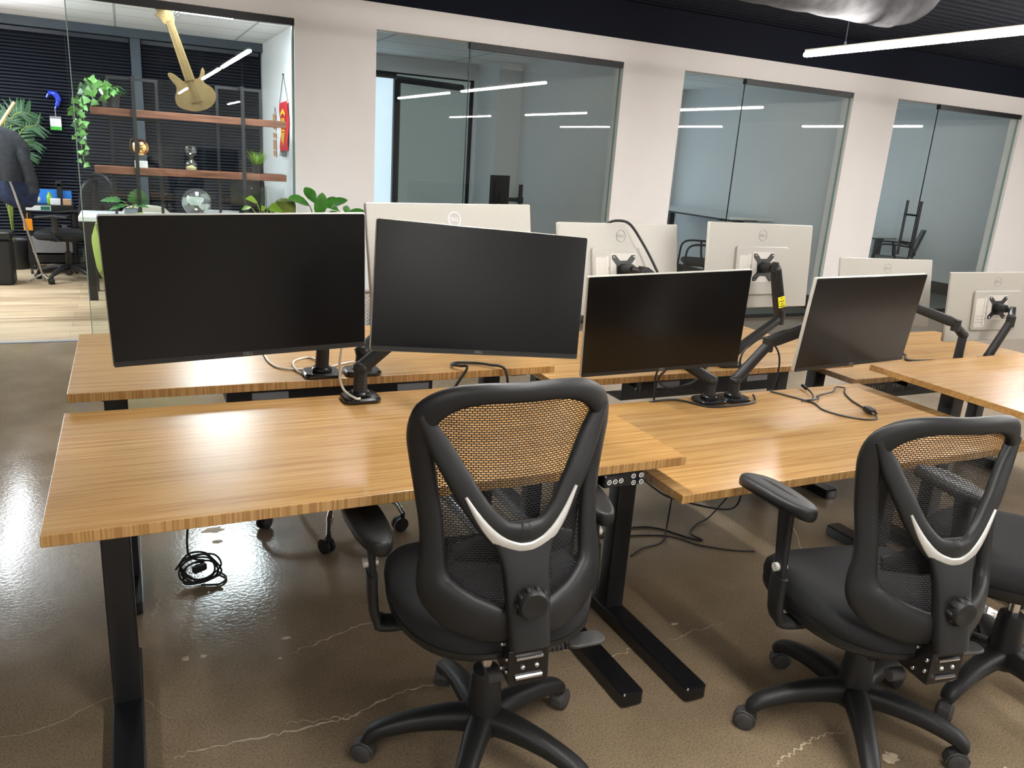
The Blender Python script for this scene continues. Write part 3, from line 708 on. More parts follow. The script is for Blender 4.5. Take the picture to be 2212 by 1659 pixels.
# tub chair in front of the white table (mostly behind the front screen)
t = thing('tub_chair', 'lime and cream tub chair in front of the white table', 'chair', (.09, 7.36, 0))
b = MB(); b.sweep([(-.30, .12, .43), (-.33, -.1, .5), (-.27, -.3, .62), (0, -.37, .70), (.27, -.3, .62), (.33, -.1, .5), (.30, .12, .43)], .17, .03, [(1, 0, 0), (1, .3, 0), (.7, .7, 0), (0, 1, 0), (-.7, .7, 0), (-1, .3, 0), (-1, 0, 0)], p=3); b.build('backrest', M['lime_cloth'], t)
b = MB(); b.rbox((0, -.02, .38), (.56, .56, .14), .12); b.build('seat', M['cream_cloth'], t)
for sx in (-1, 1):
    for sy in (-1, 1): b = MB(); b.cyl((sx*.2, sy*.2, .31), (sx*.23, sy*.23, 0), .016, .012); b.build('leg', M['pale_wood'], t)
t = thing('cream_chair', 'cream rounded chair back behind the monstera', 'chair', (.16, 8.62, 0))
b = MB(); b.prism([(v.x, v.z) for v in crom([(-.24, 0, .45), (-.24, 0, .66), (-.14, 0, .785), (.14, 0, .785), (.24, 0, .66), (.24, 0, .45)], 5)], .03, TR(0, -.06, 0)); b.build('backrest', M['cream_cloth'], t, bevel=.008)
b = MB(); b.rbox((0, .2, .43), (.46, .46, .05), .08); b.build('seat', M['cream_cloth'], t)
for sx in (-1, 1):
    for sy in (-1, 1): b = MB(); b.cyl((sx*.18, .2+sy*.18, .41), (sx*.22, .2+sy*.22, 0), .014, .01); b.build('leg', M['pale_wood'], t)

# banner and carved ornament on the right office wall
t = thing('hanging_banner', 'red and yellow fringed pennant hanging on the office side wall', 'banner', (1.497, 8.64, 1.85))
b = MB(); L = [(-.235, 0, 0), (-.215, 0, -.12), (-.19, 0, -.28), (-.21, 0, -.40), (-.25, 0, -.475)]
P = crom(L, 5); R = [(v.x+.47-(.02 if i > 8 else 0), 0, v.z+.012) for i, v in enumerate(P)]; n = len(P)
vs = [(-.012-.006*sin(i*.5), -p.x, p.z) for i, p in enumerate(P)]+[(-.012-.006*sin(i*.5+1), -r[0], r[2]) for i, r in enumerate(R)]
b.add(vs, [(i, i+1, n+i+1, n+i) for i in range(n-1)]); b.build('cloth', M['red'], t, recalc=False)
b = MB()
def yz(o): return [(-.022, -x, z) for x, z in o]
for o_ in ([(-.13, -.10), (0, -.055), (.13, -.10), (.13, -.135), (0, -.10), (-.13, -.135)], [(-.10, -.15), (-.03, -.15), (-.05, -.24), (-.10, -.26)], [(.0, -.15), (.09, -.15), (.10, -.25), (.02, -.25)],
           [(-.13, -.265), (.13, -.262), (.13, -.275), (-.13, -.278)], [(-.09, -.30), (.0, -.295), (-.02, -.37), (-.06, -.40)], [(.03, -.30), (.10, -.30), (.06, -.38), (.0, -.43)], [(-.14, -.292), (.14, -.288), (.14, -.296), (-.14, -.30)]):
    b.add(yz(o_), [list(range(len(o_)))])
b.build('emblem', M['flag_yellow'], t, recalc=False)
b = MB()
for k in range(16):
    y = .235-k*.028; b.add([(-.013, y, -.47), (-.013, y-.02, -.47), (-.02, y-.02+.01, -.525), (-.02, y+.005, -.525)], [(0, 1, 2, 3)])
b.build('fringe', M['ink'], t, recalc=False)
b = MB(); b.tube([(-.01, .235, .0), (-.004, .04, .265), (-.01, -.235, .01)], .003, 5, 0); b.ball((-.004, .04, .27), .01, 8, rows=6); b.build('cord', M['ink'], t)
t = thing('carved_ornament', 'string of small carved wooden pieces on the wall beside the red pennant', 'ornament', (1.496, 9.2, 1.62))
b = MB(); b.tube([(-.004, .05, .10), (-.004, 0, .2), (-.004, -.06, .10)], .002, 5, 0); b.build('cord', M['ink'], t)
for k, (y, z, h) in enumerate(((0, .05, .16), (0, -.09, .06), (0, -.19, .11), (-.01, -.28, .06))):
    b = MB(); b.prism([(-.06, -h/2), (.06, -h/2+.01), (.05, 0), (.065, h/2), (-.055, h/2-.01), (-.05, .01)], .012, TR(-.012, y, z) @ RZ(pi/2)); b.build('carved_piece', M['pine'], t, smooth=0)
# blue glass charm with a badge, hung from the blind
t = thing('blue_charm', 'blue glass hook charm hanging on the dark blind', 'ornament', (-.64, 10.06, 1.72))
b = MB(); b.tube([(-.055, 0, .03), (-.03, 0, .075), (.02, 0, .075), (.05, 0, .03), (.035, 0, -.03), (.012, 0, -.08)], [.012, .026, .032, .03, .022, .01], 12, 6); b.build('glass_hook', M['blue'], t)
b = MB(); b.cyl((.012, 0, -.08), (.012, 0, -.15), .004, n=6); b.build('cord', M['steel_sheet'], t)
b = MB(); b.bb(-.045, .06, -.005, .005, -.29, -.15); b.build('badge', M['paper'], t, smooth=0)
b = MB(); b.bb(-.045, .06, -.007, -.0052, -.29, -.255); b.build('badge_stripe', M['green'], t, smooth=0)
b = MB(); b.bb(-.045, .06, -.007, -.0052, -.175, -.15); b.build('badge_top', M['steel_sheet'], t, smooth=0)

# coat stand with two jackets
t = thing('coat_rack', 'leaning pole coat stand draped with dark jackets', 'coat stand', (-.9, 8.95, 0))
b = MB(); b.cyl((.12, .0, .0), (-.06, 0, .85), .011); b.cyl((-.06, 0, .85), (-.23, 0, 1.55), .010); b.build('pole', M['pole_steel'], t)
b = MB(); b.cyl((-.16, 0, 1.38), (.02, -.02, 1.66), .016, .014); b.build('peg', M['pale_wood'], t)
for a in (60, 180, 300):
    b = MB(); b.cyl((.105, 0, .07), (.12+.13*cos(radians(a)), .13*sin(radians(a)), .006), .008); b.build('foot', M['pole_steel'], t)
def jacket(name, label, m, prof, seed, y):
    # hanging cloth: folded closed surface
    rr = random.Random(seed); b = MB(); n = 36; vs = []
    for z, cx, rx, ry in prof:
        for k in range(n):
            a = 2*pi*k/n; f = 1+.16*sin(5*a+z*6+seed)+.10*sin(9*a-z*11); vs.append((cx+rx*f*cos(a), y+ry*f*sin(a), z))
    m_ = len(prof)
    b.add(vs, [[l*n+k, l*n+(k+1) % n, (l+1)*n+(k+1) % n, (l+1)*n+k] for l in range(m_-1) for k in range(n)]+[list(range(n))[::-1], [(m_-1)*n+k for k in range(n)]])
    o = b.build(name, m, smooth=70); return tag(o, label, 'jacket')
j1 = jacket('jacket', 'charcoal jacket hanging in front on the coat stand', M['charcoal_cloth'], [(1.44, -1.02, .03, .03), (1.40, -1.0, .12, .07), (1.28, -.98, .17, .10), (1.1, -.99, .19, .12), (.96, -1.0, .18, .11)], 2, 8.83)
b = MB(); b.tube([(-.91, 8.83, 1.36), (-.85, 8.8, 1.18), (-.80, 8.79, 1.0), (-.775, 8.79, .86)], [.05, .06, .055, .045], 14, 6); b.build('sleeve', M['charcoal_cloth'], j1, smooth=70)
jacket('jacket', 'navy blue jacket hanging below the charcoal one', M['navy_cloth'], [(1.15, -.98, .12, .06), (1.0, -.96, .17, .08), (.85, -.95, .17, .08), (.74, -.93, .12, .06), (.70, -.92, .07, .03)], 5, 9.08)
# tall palm
t = thing('palm_plant', 'tall palm with feathery fronds behind the coat stand', 'plant', (-1.10, 9.80, 0))
b = MB(); b.lathe([(.13, 0), (.17, .3), (.16, .3), (.15, .28)], n=20); b.build('pot', M['pot_black'], t)
st = MB(); lf = MB(); rr = random.Random(12)
for i in range(13):
    a = rr.uniform(0, 6.28); s = rr.uniform(.05, .3); h = rr.uniform(1.0, 1.66)
    if i == 0: a, s, h = -.3, .2, 1.62
    if i == 1: a, s, h = -.1, .32, 1.5
    P = crom([(0, 0, .28), (.03*cos(a), .03*sin(a), h*.6), (s*.5*cos(a), s*.4*sin(a), h*.92), (s*cos(a), s*.6*sin(a), h*.98)], 8); st.tube(P, .005, 5, 0)
    for k in range(11, len(P)):
        for sgn in (-1, 1):
            tg = (P[k]-P[k-1]).normalized(); sd = tg.cross(Vector((0, -1, .3))).normalized()*sgn
            lf.leaf(P[k], sd+tg*.7, (0, -1, .4), .20*(1-.3*abs(k-17)/8), .011, LEAF_SPEAR, .25, .2)
st.build('stem', M['stem'], t); lf.build('fronds', M['palm'], t, recalc=False)
# black shredder bin at the left edge
t = thing('waste_bin', 'tall black shredder bin at the left edge of the office', 'bin', (-1.16, 8.85, 0))
b = MB(); b.rbox((0, 0, .21), (.30, .26, .42), .03); b.build('body', M['black_plastic'], t)
b = MB(); b.rbox((0, 0, .46), (.33, .28, .075), .03); b.build('lid', M['black_plastic'], t)
# cluttered trolley
t = thing('utility_trolley', 'black trolley with a grey drawer and clutter behind the coat stand pole', 'trolley', (-.72, 9.55, 0))
for sx in (-1, 1):
    for sy in (-1, 1):
        b = MB(); b.bb(sx*.2-.015, sx*.2+.015, sy*.15-.015, sy*.15+.015, .05, .68); b.build('post', M['black_metal'], t, smooth=0)
        b = MB(); b.cyl((sx*.2-.01, sy*.15, .028), (sx*.2+.01, sy*.15, .028), .028); b.build('caster', M['black_rubber'], t)
b = MB(); b.bb(-.225, .225, -.175, .175, .64, .70); b.build('top_tray', M['black_metal'], t, smooth=0)
b = MB(); b.bb(-.22, .22, -.17, .17, .40, .43); b.build('middle_shelf', M['black_metal'], t, smooth=0)
b = MB(); b.bb(-.18, .18, -.171, .165, .22, .39); b.build('drawer', M['steel_sheet'], t, smooth=0)
b = MB(); b.bb(-.22, .22, -.17, .17, .12, .2); b.build('bottom_shelf', M['black_metal'], t, smooth=0)
b = MB(); b.bb(-.20, .02, -.181, -.176, .645, .695); b.build('paper_label', M['paper'], t, smooth=0)
b = MB(); b.bb(-.07, .012, -.1835, -.1815, .652, .688); b.build('green_label', M['green_dark'], t, smooth=0)
def clutter(name, label, cat, mb, m, loc, smooth=35): o = mb.build(name, m, None, smooth, loc=loc); return tag(o, label, cat)
b = MB(); b.bb(-.09, .09, -.015, .015, 0, .14); clutter('folder', 'larger blue folder standing upright on the trolley', 'folder', b, M['blue_paper'], (-.74, 9.62, .701), 0)
b = MB(); b.bb(-.04, .04, -.015, .015, 0, .13); clutter('folder', 'narrow blue folder at the right end of the trolley', 'folder', b, M['blue_paper'], (-.56, 9.62, .701), 0)
b = MB(); b.bb(-.02, .02, -.02, .02, 0, .2); b.rbox((0, 0, .2), (.06, .04, .05), .01); clutter('phone_holder', 'black upright stand between the two blue folders', 'stand', b, M['black_plastic'], (-.625, 9.59, .701))
b = MB(); b.rbox((0, 0, .03), (.09, .07, .06), .005); clutter('small_box', 'white small box on the trolley front', 'box', b, M['paper'], (-.66, 9.45, .701))
b = MB(); b.rbox((0, 0, .03), (.075, .07, .06), .004); clutter('small_box', 'cardboard small box on the trolley right corner', 'box', b, M['cardboard'], (-.555, 9.45, .701))
b = MB(); b.ball((0, 0, .05), .05, 10, (1, .8, .9), 6); clutter('plastic_wrap', 'crumpled white plastic wrap on the trolley left', 'wrap', b, M['paper'], (-.84, 9.46, .701), 0)
b = MB(); b.lathe([(.022, 0), (.025, .01), (.025, .08), (.012, .1), (.012, .12)], n=14); clutter('small_bottle', 'little green bottle amid the trolley clutter', 'bottle', b, M['leaf_lime'], (-.715, 9.5, .701))
b = MB(); b.rbox((0, 0, .035), (.05, .04, .07), .006); clutter('small_can', 'grey canister on the middle shelf of the trolley', 'can', b, M['steel_sheet'], (-.6, 9.5, .4305))
t = thing('orange_tag', 'orange luggage tag hanging from the trolley post', 'tag', (-.915, 9.37, .51))
b = MB(); b.bb(-.04, .04, -.004, .004, -.065, .05); b.build('tag_plate', M['orange'], t, smooth=0, bevel=.003)
b = MB(); b.tube([(0, 0, .05), (.0, .01, .09), (.01, .03, .13)], .003, 5); b.build('strap', M['orange'], t)
# clear bag bin beside the trolley
b = MB(); b.lathe([(.09, 0), (.12, .02), (.125, .12), (.11, .22), (.12, .27)], n=18); o = b.build('plastic_bag', M['clear_bag'], None, loc=(-.36, 9.35, 0)); tag(o, 'clear plastic bin bag behind the office swivel chair', 'bag')
# ---------------------------------------------------------------- sit-stand desks
def desk(label, x0, x1, y0, y1, zt, user=-1, panel=True, tray=None, beam=True, group=None):
    """user=-1: sitter on the low-y side. Column stands on the far half of the foot."""
    t = thing('standing_desk', label, 'desk', ((x0+x1)/2, (y0+y1)/2, 0), group=group)
    hx = (x1-x0)/2; hy = (y1-y0)/2; th = .026
    b = MB(); b.bb(-hx, hx, -hy, hy, zt-th, zt); b.build('desktop', M['bamboo'], t, smooth=0, bevel=.002)
    yc = -user*.055; zb = zt-th
    for s in (-1, 1):
        x = s*(hx-.112)
        b = MB(); b.rbox((x, yc, (zb-.02+.045)/2), (.068, .062, zb-.02-.045), .006); g = b.build('leg', M['black_metal'], t)
        b = MB(); f0, f1 = sorted((user*(hy+.045), -user*(hy-.10))); b.rbox((x, (f0+f1)/2, .024), (.075, f1-f0, .046), .012); b.build('foot', M['black_gloss'], g)
        b = MB(); b.bb(x-.03, x+.03, -hy+.06, hy-.06, zb-.02, zb-.0005); b.build('top_bracket', M['black_metal'], g, smooth=0)
    if beam:
        b = MB()
        for dy in (-.06, .05): b.bb(-hx+.15, hx-.15, yc+dy-.02, yc+dy+.02, zb-.045, zb-.001)
        b.bb(-hx*.45, hx*.42, -user*(hy-.10)-.05, -user*(hy-.10)+.05, zb-.05, zb-.001)
        b.build('crossbeam', M['black_metal'], t, smooth=0)
        ys2 = -user*(hy-.10)-user*.0512 if user > 0 else hy-.10-.0512
        for xx in (-.28, .33):
            g = MB(); g.bb(xx*hx-.055, xx*hx+.055, ys2-.001, ys2+.001, zb-.044, zb-.020); g.build('power_label', M['steel_sheet'], t, smooth=0)
    if panel:
        px = hx-.20; py = user*(hy+.002)
        b = MB(); b.rbox((px, py+.03, zb-.018), (.128, .07, .034), .008); p = b.build('control_panel', M['black_gloss'], t)
        b = MB(); yy = py-.0056
        for cx, cz in ((-.048, -.018), (-.030, -.018), (-.012, -.017), (.026, -.008), (.050, -.008), (.028, -.027), (.052, -.027)):
            ring_geo(b, .0058, .0009, .0006, TR(px+cx, yy, zb+cz) @ RX(pi/2), 20)
            b.box((px+cx, yy, zb+cz), (.003, .0008, .003))
        b.build('button_ring', M['logo_white'], p, smooth=0)
    if tray:
        tx0, tx1, ty, tz0, tz1 = tray; cx = (x0+x1)/2; cyy = (y0+y1)/2
        tx0 -= cx; tx1 -= cx; ty -= cyy; b = MB()
        b.bb(tx0, tx1, ty-.0015, ty+.0015, tz1-.022, tz1); b.bb(tx0, tx1, ty-.0015, ty+.0015, tz0, tz0+.022)
        b.bb(tx0, tx1, ty, ty+.12, tz0-.003, tz0)
        zs0, zs1 = tz0+.022, tz1-.022; L = tx1-tx0; xs = tx0; sl = []
        for a0 in (.08, .38, .68):
            sl += [tx0+L*a0+k*L*.026 for k in range(9)]
        for q in sl+[tx1]:
            b.bb(xs, q, ty-.0015, ty+.0015, zs0, zs1) if q > xs else None; xs = q+.006
        for q in (tx0+.06, tx1-.06): b.bb(q-.03, q+.03, ty, ty+.012, tz1-.001, zb)
        b.build('cable_tray', M['black_metal'], t, smooth=0)
    return t
G = 'bamboo standing desks'
desk('nearest bamboo standing desk at the left front, behind the first mesh chair', -.19, 1.335, 1.597, 2.35, .744, -1, True, group=G)
desk('bamboo standing desk at the left back, its pale end showing beyond the nearest desk', -.183, 1.344, 2.384, 3.12, .787, 1, False, group=G)
desk('lower bamboo standing desk in the front row with the loose black power cord', 1.303, 2.815, 1.553, 2.315, .650, -1, False, group=G)
desk('raised bamboo standing desk at the right edge of the photo', 2.83, 4.35, 1.535, 2.285, .742, -1, False, group=G)
desk('bamboo standing desk in the back row behind the third black screen, slotted tray under it', 1.36, 2.87, 2.40, 3.15, .722, 1, False, (1.74, 2.55, 2.53, .585, .668), group=G)
desk('lowest bamboo standing desk far right in the back row', 2.885, 4.40, 2.39, 3.15, .640, 1, False, (3.0, 3.75, 2.50, .50, .585), group=G)

# ---------------------------------------------------------------- monitors
def pose(pos, yaw, tilt, roll, back=False):
    m = TR(*pos) @ RZ(radians(yaw)) @ RX(radians(tilt)) @ RY(radians(roll))
    return m @ RZ(pi) if back else m
def monitor(label, X, white_logo=False, group=None):
    t = thing('computer_monitor', label, 'monitor', group=group); t.matrix_world = X
    w_, h = .611/2, .356/2
    b = MB(); b.rbox((0, 0, 0), (2*w_, 2*h, .016), .006, TR(0, .009, 0) @ RX(pi/2), 3); s = b.build('back_shell', M['white_plastic'], t)
    b = MB(); b.rbox((0, 0, 0), (2*w_-.004, 2*h-.004, .003), .005, TR(0, -.0002, 0) @ RX(pi/2), 3); f = b.build('screen', M['screen'], t)
    b = MB(); b.box((0, -.0022, -h+.008), (2*w_-.006, .0012, .013)); c = b.build('chin', M['black_plastic'], t, smooth=0)
    b = MB(); text_geo(b, 'DELL', .011, .0003, TR(0, -.0031, -h+.0085) @ RX(pi/2)); b.build('front_logo', M['logo_grey'], c, smooth=0)
    # back: raised housing, outlined bay, port recess, lettering
    b = MB(); b.rbox((0, 0, 0), (.30, .205, .014), .012, TR(0, .0235, -.02) @ RX(-pi/2), 4); k = b.build('back_housing', M['white_plastic'], t)
    b = MB(); b.rbox((0, 0, 0), (.128, .128, .002), .003, TR(0, .0312, -.005) @ RX(-pi/2), 3); b.build('mount_recess', M['recess'], k)
    b = MB(); b.rbox((0, 0, 0), (.062, .15, .0016), .006, TR(.108, .0312, -.03) @ RX(-pi/2), 3); b.rbox((0, 0, 0), (.012, .15, .006), .003, TR(.082, .0325, -.025) @ RX(-pi/2), 3); b.build('port_cover', M['recess'], k)
    b = MB(); rr = random.Random(1)
    for r_ in range(3):
        for q in range(4): b.box((.128-q*.012, .0323, -.048-r_*.016), (rr.uniform(.003, .007), .0006, rr.uniform(.003, .008)))
    for q in range(3): b.box((.078, .0358, .0-q*.03), (.003, .0006, .012))
    b.build('port_labels', M['logo_grey'], k, smooth=0)
    b = MB(); Z = TR(0, .0174, .128) @ RZ(pi) @ RX(pi/2); rg = .023
    ring_geo(b, rg, .0016 if white_logo else .0008, .0008, Z)
    text_geo(b, 'D', .0165, .0004, Z @ TR(-.0128, 0, 0)); text_geo(b, 'E', .0165, .0004, Z @ TR(-.0035, 0, 0) @ RZ(radians(28)))
    text_geo(b, 'LL', .0165, .0004, Z @ TR(.0095, 0, 0)); b.build('back_logo', M['logo_white'] if white_logo else M['logo_grey'], s, smooth=0)
    return t
M['recess'] = mat('recess_plastic', lin(196, 192, 184), .5, var=.04, scale=60)
FR = 'black screens facing the viewer'; BK = 'white backed monitors facing away'
X1 = pose((.247, 2.012, 1.145), 2.6, 3.3, -1.9); monitor('large black screen at the far left, above the nearest desk', X1, group=FR)
X2 = pose((.886, 2.019, 1.124), -7.7, -7.3, 3.0); monitor('dark grey glowing screen tilted down to the right, second from the left', X2, group=FR)
X3 = pose((1.656, 2.178, .978), -8.3, 6.4, -3.6); monitor('black screen leaning down to the left, third from the left', X3, group=FR)
X4 = pose((2.484, 2.077, .982), 3.0, 6.3, -.9); monitor('black screen at the right with thin pale edge, fourth from the left', X4, group=FR)
B1 = pose((.944, 2.40, 1.160), 10, -9.6, -.5, True); monitor('white monitor back with a white ring logo, peeping over the grey screen', B1, True, group=BK)
B2 = pose((1.761, 2.676, 1.09), 7, -10, .3, True); monitor('white monitor back with a black cord draped over its top', B2, group=BK)
B3 = pose((2.43, 2.62, 1.112), 4, -5.6, .7, True); monitor('white monitor back held by the arm with the yellow sticker', B3, group=BK)
B4 = pose((3.548, 2.87, .934), -5.5, -10, .2, True); monitor('white monitor back half hidden behind the fourth black screen', B4, group=BK)
B5 = pose((4.064, 2.615, .905), -9, -5, -1.5, True); monitor('white monitor back farthest right, cut by the photo edge', B5, group=BK)

# ---------------------------------------------------------------- monitor arms
def arm(label, base, zt, path, X, label_sticker=False, clamp=(0, 1)):
    """base on the desk, path = post top .. elbow .. wrist, then a tilting head on the monitor's mount."""
    t = thing('monitor_mount', label, 'monitor arm', (base[0], base[1], zt), group='black gas spring monitor arms')
    L = lambda p: Vector(p)-Vector((base[0], base[1], zt))
    b = MB(); b.rbox((0, 0, .0085), (.114, .10, .016), .022); b.rbox((0, 0, .022), (.062, .062, .016), .024); q = b.build('clamp_base', M['black_gloss'], t)
    b = MB(); cx, cy_ = clamp; e = .028; b.bb(-.022, .022, min(0, cy_*.055), max(.0, cy_*.055), -.004, -.0005) if False else None
    P = [L(p) for p in path]
    b = MB(); b.cyl((0, 0, .02), P[0]+Vector((0, 0, .015)), .0215, .0195, 20); b.build('post', M['black_plastic'], t)
    b = MB(); d = (P[1]-P[0]); n = Vector((0, -1, .0))
    b.sweep([P[0]-d.normalized()*.012, P[0]+d*.15, P[0]+d*.85, P[1]+d.normalized()*.012], [.022, .0215, .0195, .020], [.020, .019, .018, .018], n, n=14, p=2.4)
    b.ball(P[0], .0235, 16, rows=8); o = b.build('lower_arm', M['black_plastic'], t)
    H = (t.matrix_world if False else TR(-base[0], -base[1], -zt)) @ X
    head = H @ Vector((0, .085, -.005)); plate = H @ Vector((0, .034, -.005)); ax = (H.to_3x3() @ Vector((0, 1, 0)))
    b = MB(); b.cyl(P[1]-Vector((0, 0, .024)), P[1]+Vector((0, 0, .030)), .0215, n=18); b.build('elbow', M['black_plastic'], t)
    wr = P[2] if len(P) > 2 else head; d = wr-P[1]; up = Vector((0, 0, 1)); 
    if abs(d.normalized().z) > .9: up = ax
    sd = d.cross(up).normalized()
    s0 = P[1]+Vector((0, 0, .012)); pts = [s0+d*.02, s0+d*.12, s0+d*.5, s0+d*.9, wr]
    b = MB(); b.sweep(pts, [.020, .024, .023, .020, .016], [.017]*5, sd, n=16, p=5); u = b.build('upper_arm', M['black_plastic'], t)
    b = MB(); b.sweep([p-d.normalized().cross(sd)*0 for p in pts[1:4]], [.0245, .0238, .0208], [.0150]*3, sd, n=16, p=5); b.build('arm_cover', M['black_gloss'], u)
    if label_sticker:
        c = s0+d*.30; T = d.normalized(); F = Vector((-.25, -1, .1)); F = (F-T*F.dot(T)).normalized(); S = T.cross(F)
        m3 = Matrix((S, T, F)).transposed().to_4x4(); m3.translation = c+F*.0262
        b = MB(); b.box((0, 0, 0), (.032, .048, .001), m3); y_ = b.build('yellow_sticker', M['yellow'], u, smooth=0)
        b = MB()
        for k, w_ in ((.017, .006), (.004, .02), (-.008, .010), (-.018, .024)): b.box((0, k, .0007), (w_, .003, .0004), m3)
        b.build('sticker_print', M['ink'], u, smooth=0)
    b = MB(); b.cyl(wr-Vector((0, 0, .02)), wr+Vector((0, 0, .02)), .014, n=14)
    b.cyl(wr, head, .013, n=12) if (head-wr).length > .01 else None
    b.cyl(head, plate+ax*.004, .020, .024, 16); b.build('tilt_head', M['black_plastic'], t)
    b = MB(); o_ = []
    for sx, sz in ((1, 1), (-1, 1), (-1, -1), (1, -1)):
        c = [(sx*.058, sz*.042), (sx*.058, sz*.058), (sx*.042, sz*.058)]; o_ += c if sx*sz > 0 else c[::-1]
        if (sx, sz) == (1, 1): o_ += [(.02, .036), (-.02, .036)]
        if (sx, sz) == (-1, 1): o_ += [(-.036, .02), (-.036, -.02)]
        if (sx, sz) == (-1, -1): o_ += [(-.02, -.036), (.02, -.036)]
        if (sx, sz) == (1, -1): o_ += [(.036, -.02), (.036, .02)]
    b.prism(o_, .003, H @ TR(0, .034, -.005)); b.build('mount_plate', M['black_metal'], t, smooth=0)
    b = MB()
    for sx in (-1, 1):
        for sz in (-1, 1): b.ball(H @ Vector((sx*.050, .036, -.005+sz*.050)), .0045, 10, rows=6)
    b.build('screws', M['chrome'], t)
    return t
arm('black monitor arm clamped on the nearest desk, holding the grey screen', (.612, 2.285), .744, [(.612, 2.285, .845), (.76, 2.30, .955), (.87, 2.19, 1.10)], X2)
arm('black monitor arm just behind the front one, holding the white ring logo monitor', (.655, 2.43), .787, [(.655, 2.43, .86), (.80, 2.50, .965), (.90, 2.52, 1.13)], B1)
arm('black monitor arm with thick straight post beside the white looped cable', (.525, 2.43), .787, [(.535, 2.43, .96), (.42, 2.30, 1.02), (.28, 2.16, 1.13)], X1)
arm('bent black arm holding the third screen, beside a twin clamp on the lower desk', (1.945, 2.245), .650, [(1.945, 2.245, .735), (1.79, 2.33, .83), (1.68, 2.33, .96)], X3)
arm('black arm rising to the fourth screen, beside a twin clamp on the lower desk', (2.06, 2.245), .650, [(2.06, 2.245, .730), (2.195, 2.245, .862), (2.47, 2.20, .955)], X4)
arm('tall black monitor arm with a yellow sticker in the back row', (2.20, 2.47), .722, [(2.22, 2.47, .765), (2.485, 2.50, .905), (2.415, 2.50, 1.125)], B3, True)
arm('black monitor arm holding the white back under the draped cord', (2.02, 2.47), .722, [(2.0, 2.48, .80), (1.95, 2.50, .98), (1.80, 2.57, 1.095)], B2)
arm('black monitor arm with a tall post at the right, reaching left', (3.655, 2.46), .640, [(3.655, 2.46, .80), (3.60, 2.47, .845), (3.40, 2.66, .925)], B4)
arm('black slanting monitor arm farthest right', (3.97, 2.50), .640, [(3.95, 2.50, .67), (4.03, 2.48, .85), (4.09, 2.52, .895)], B5)

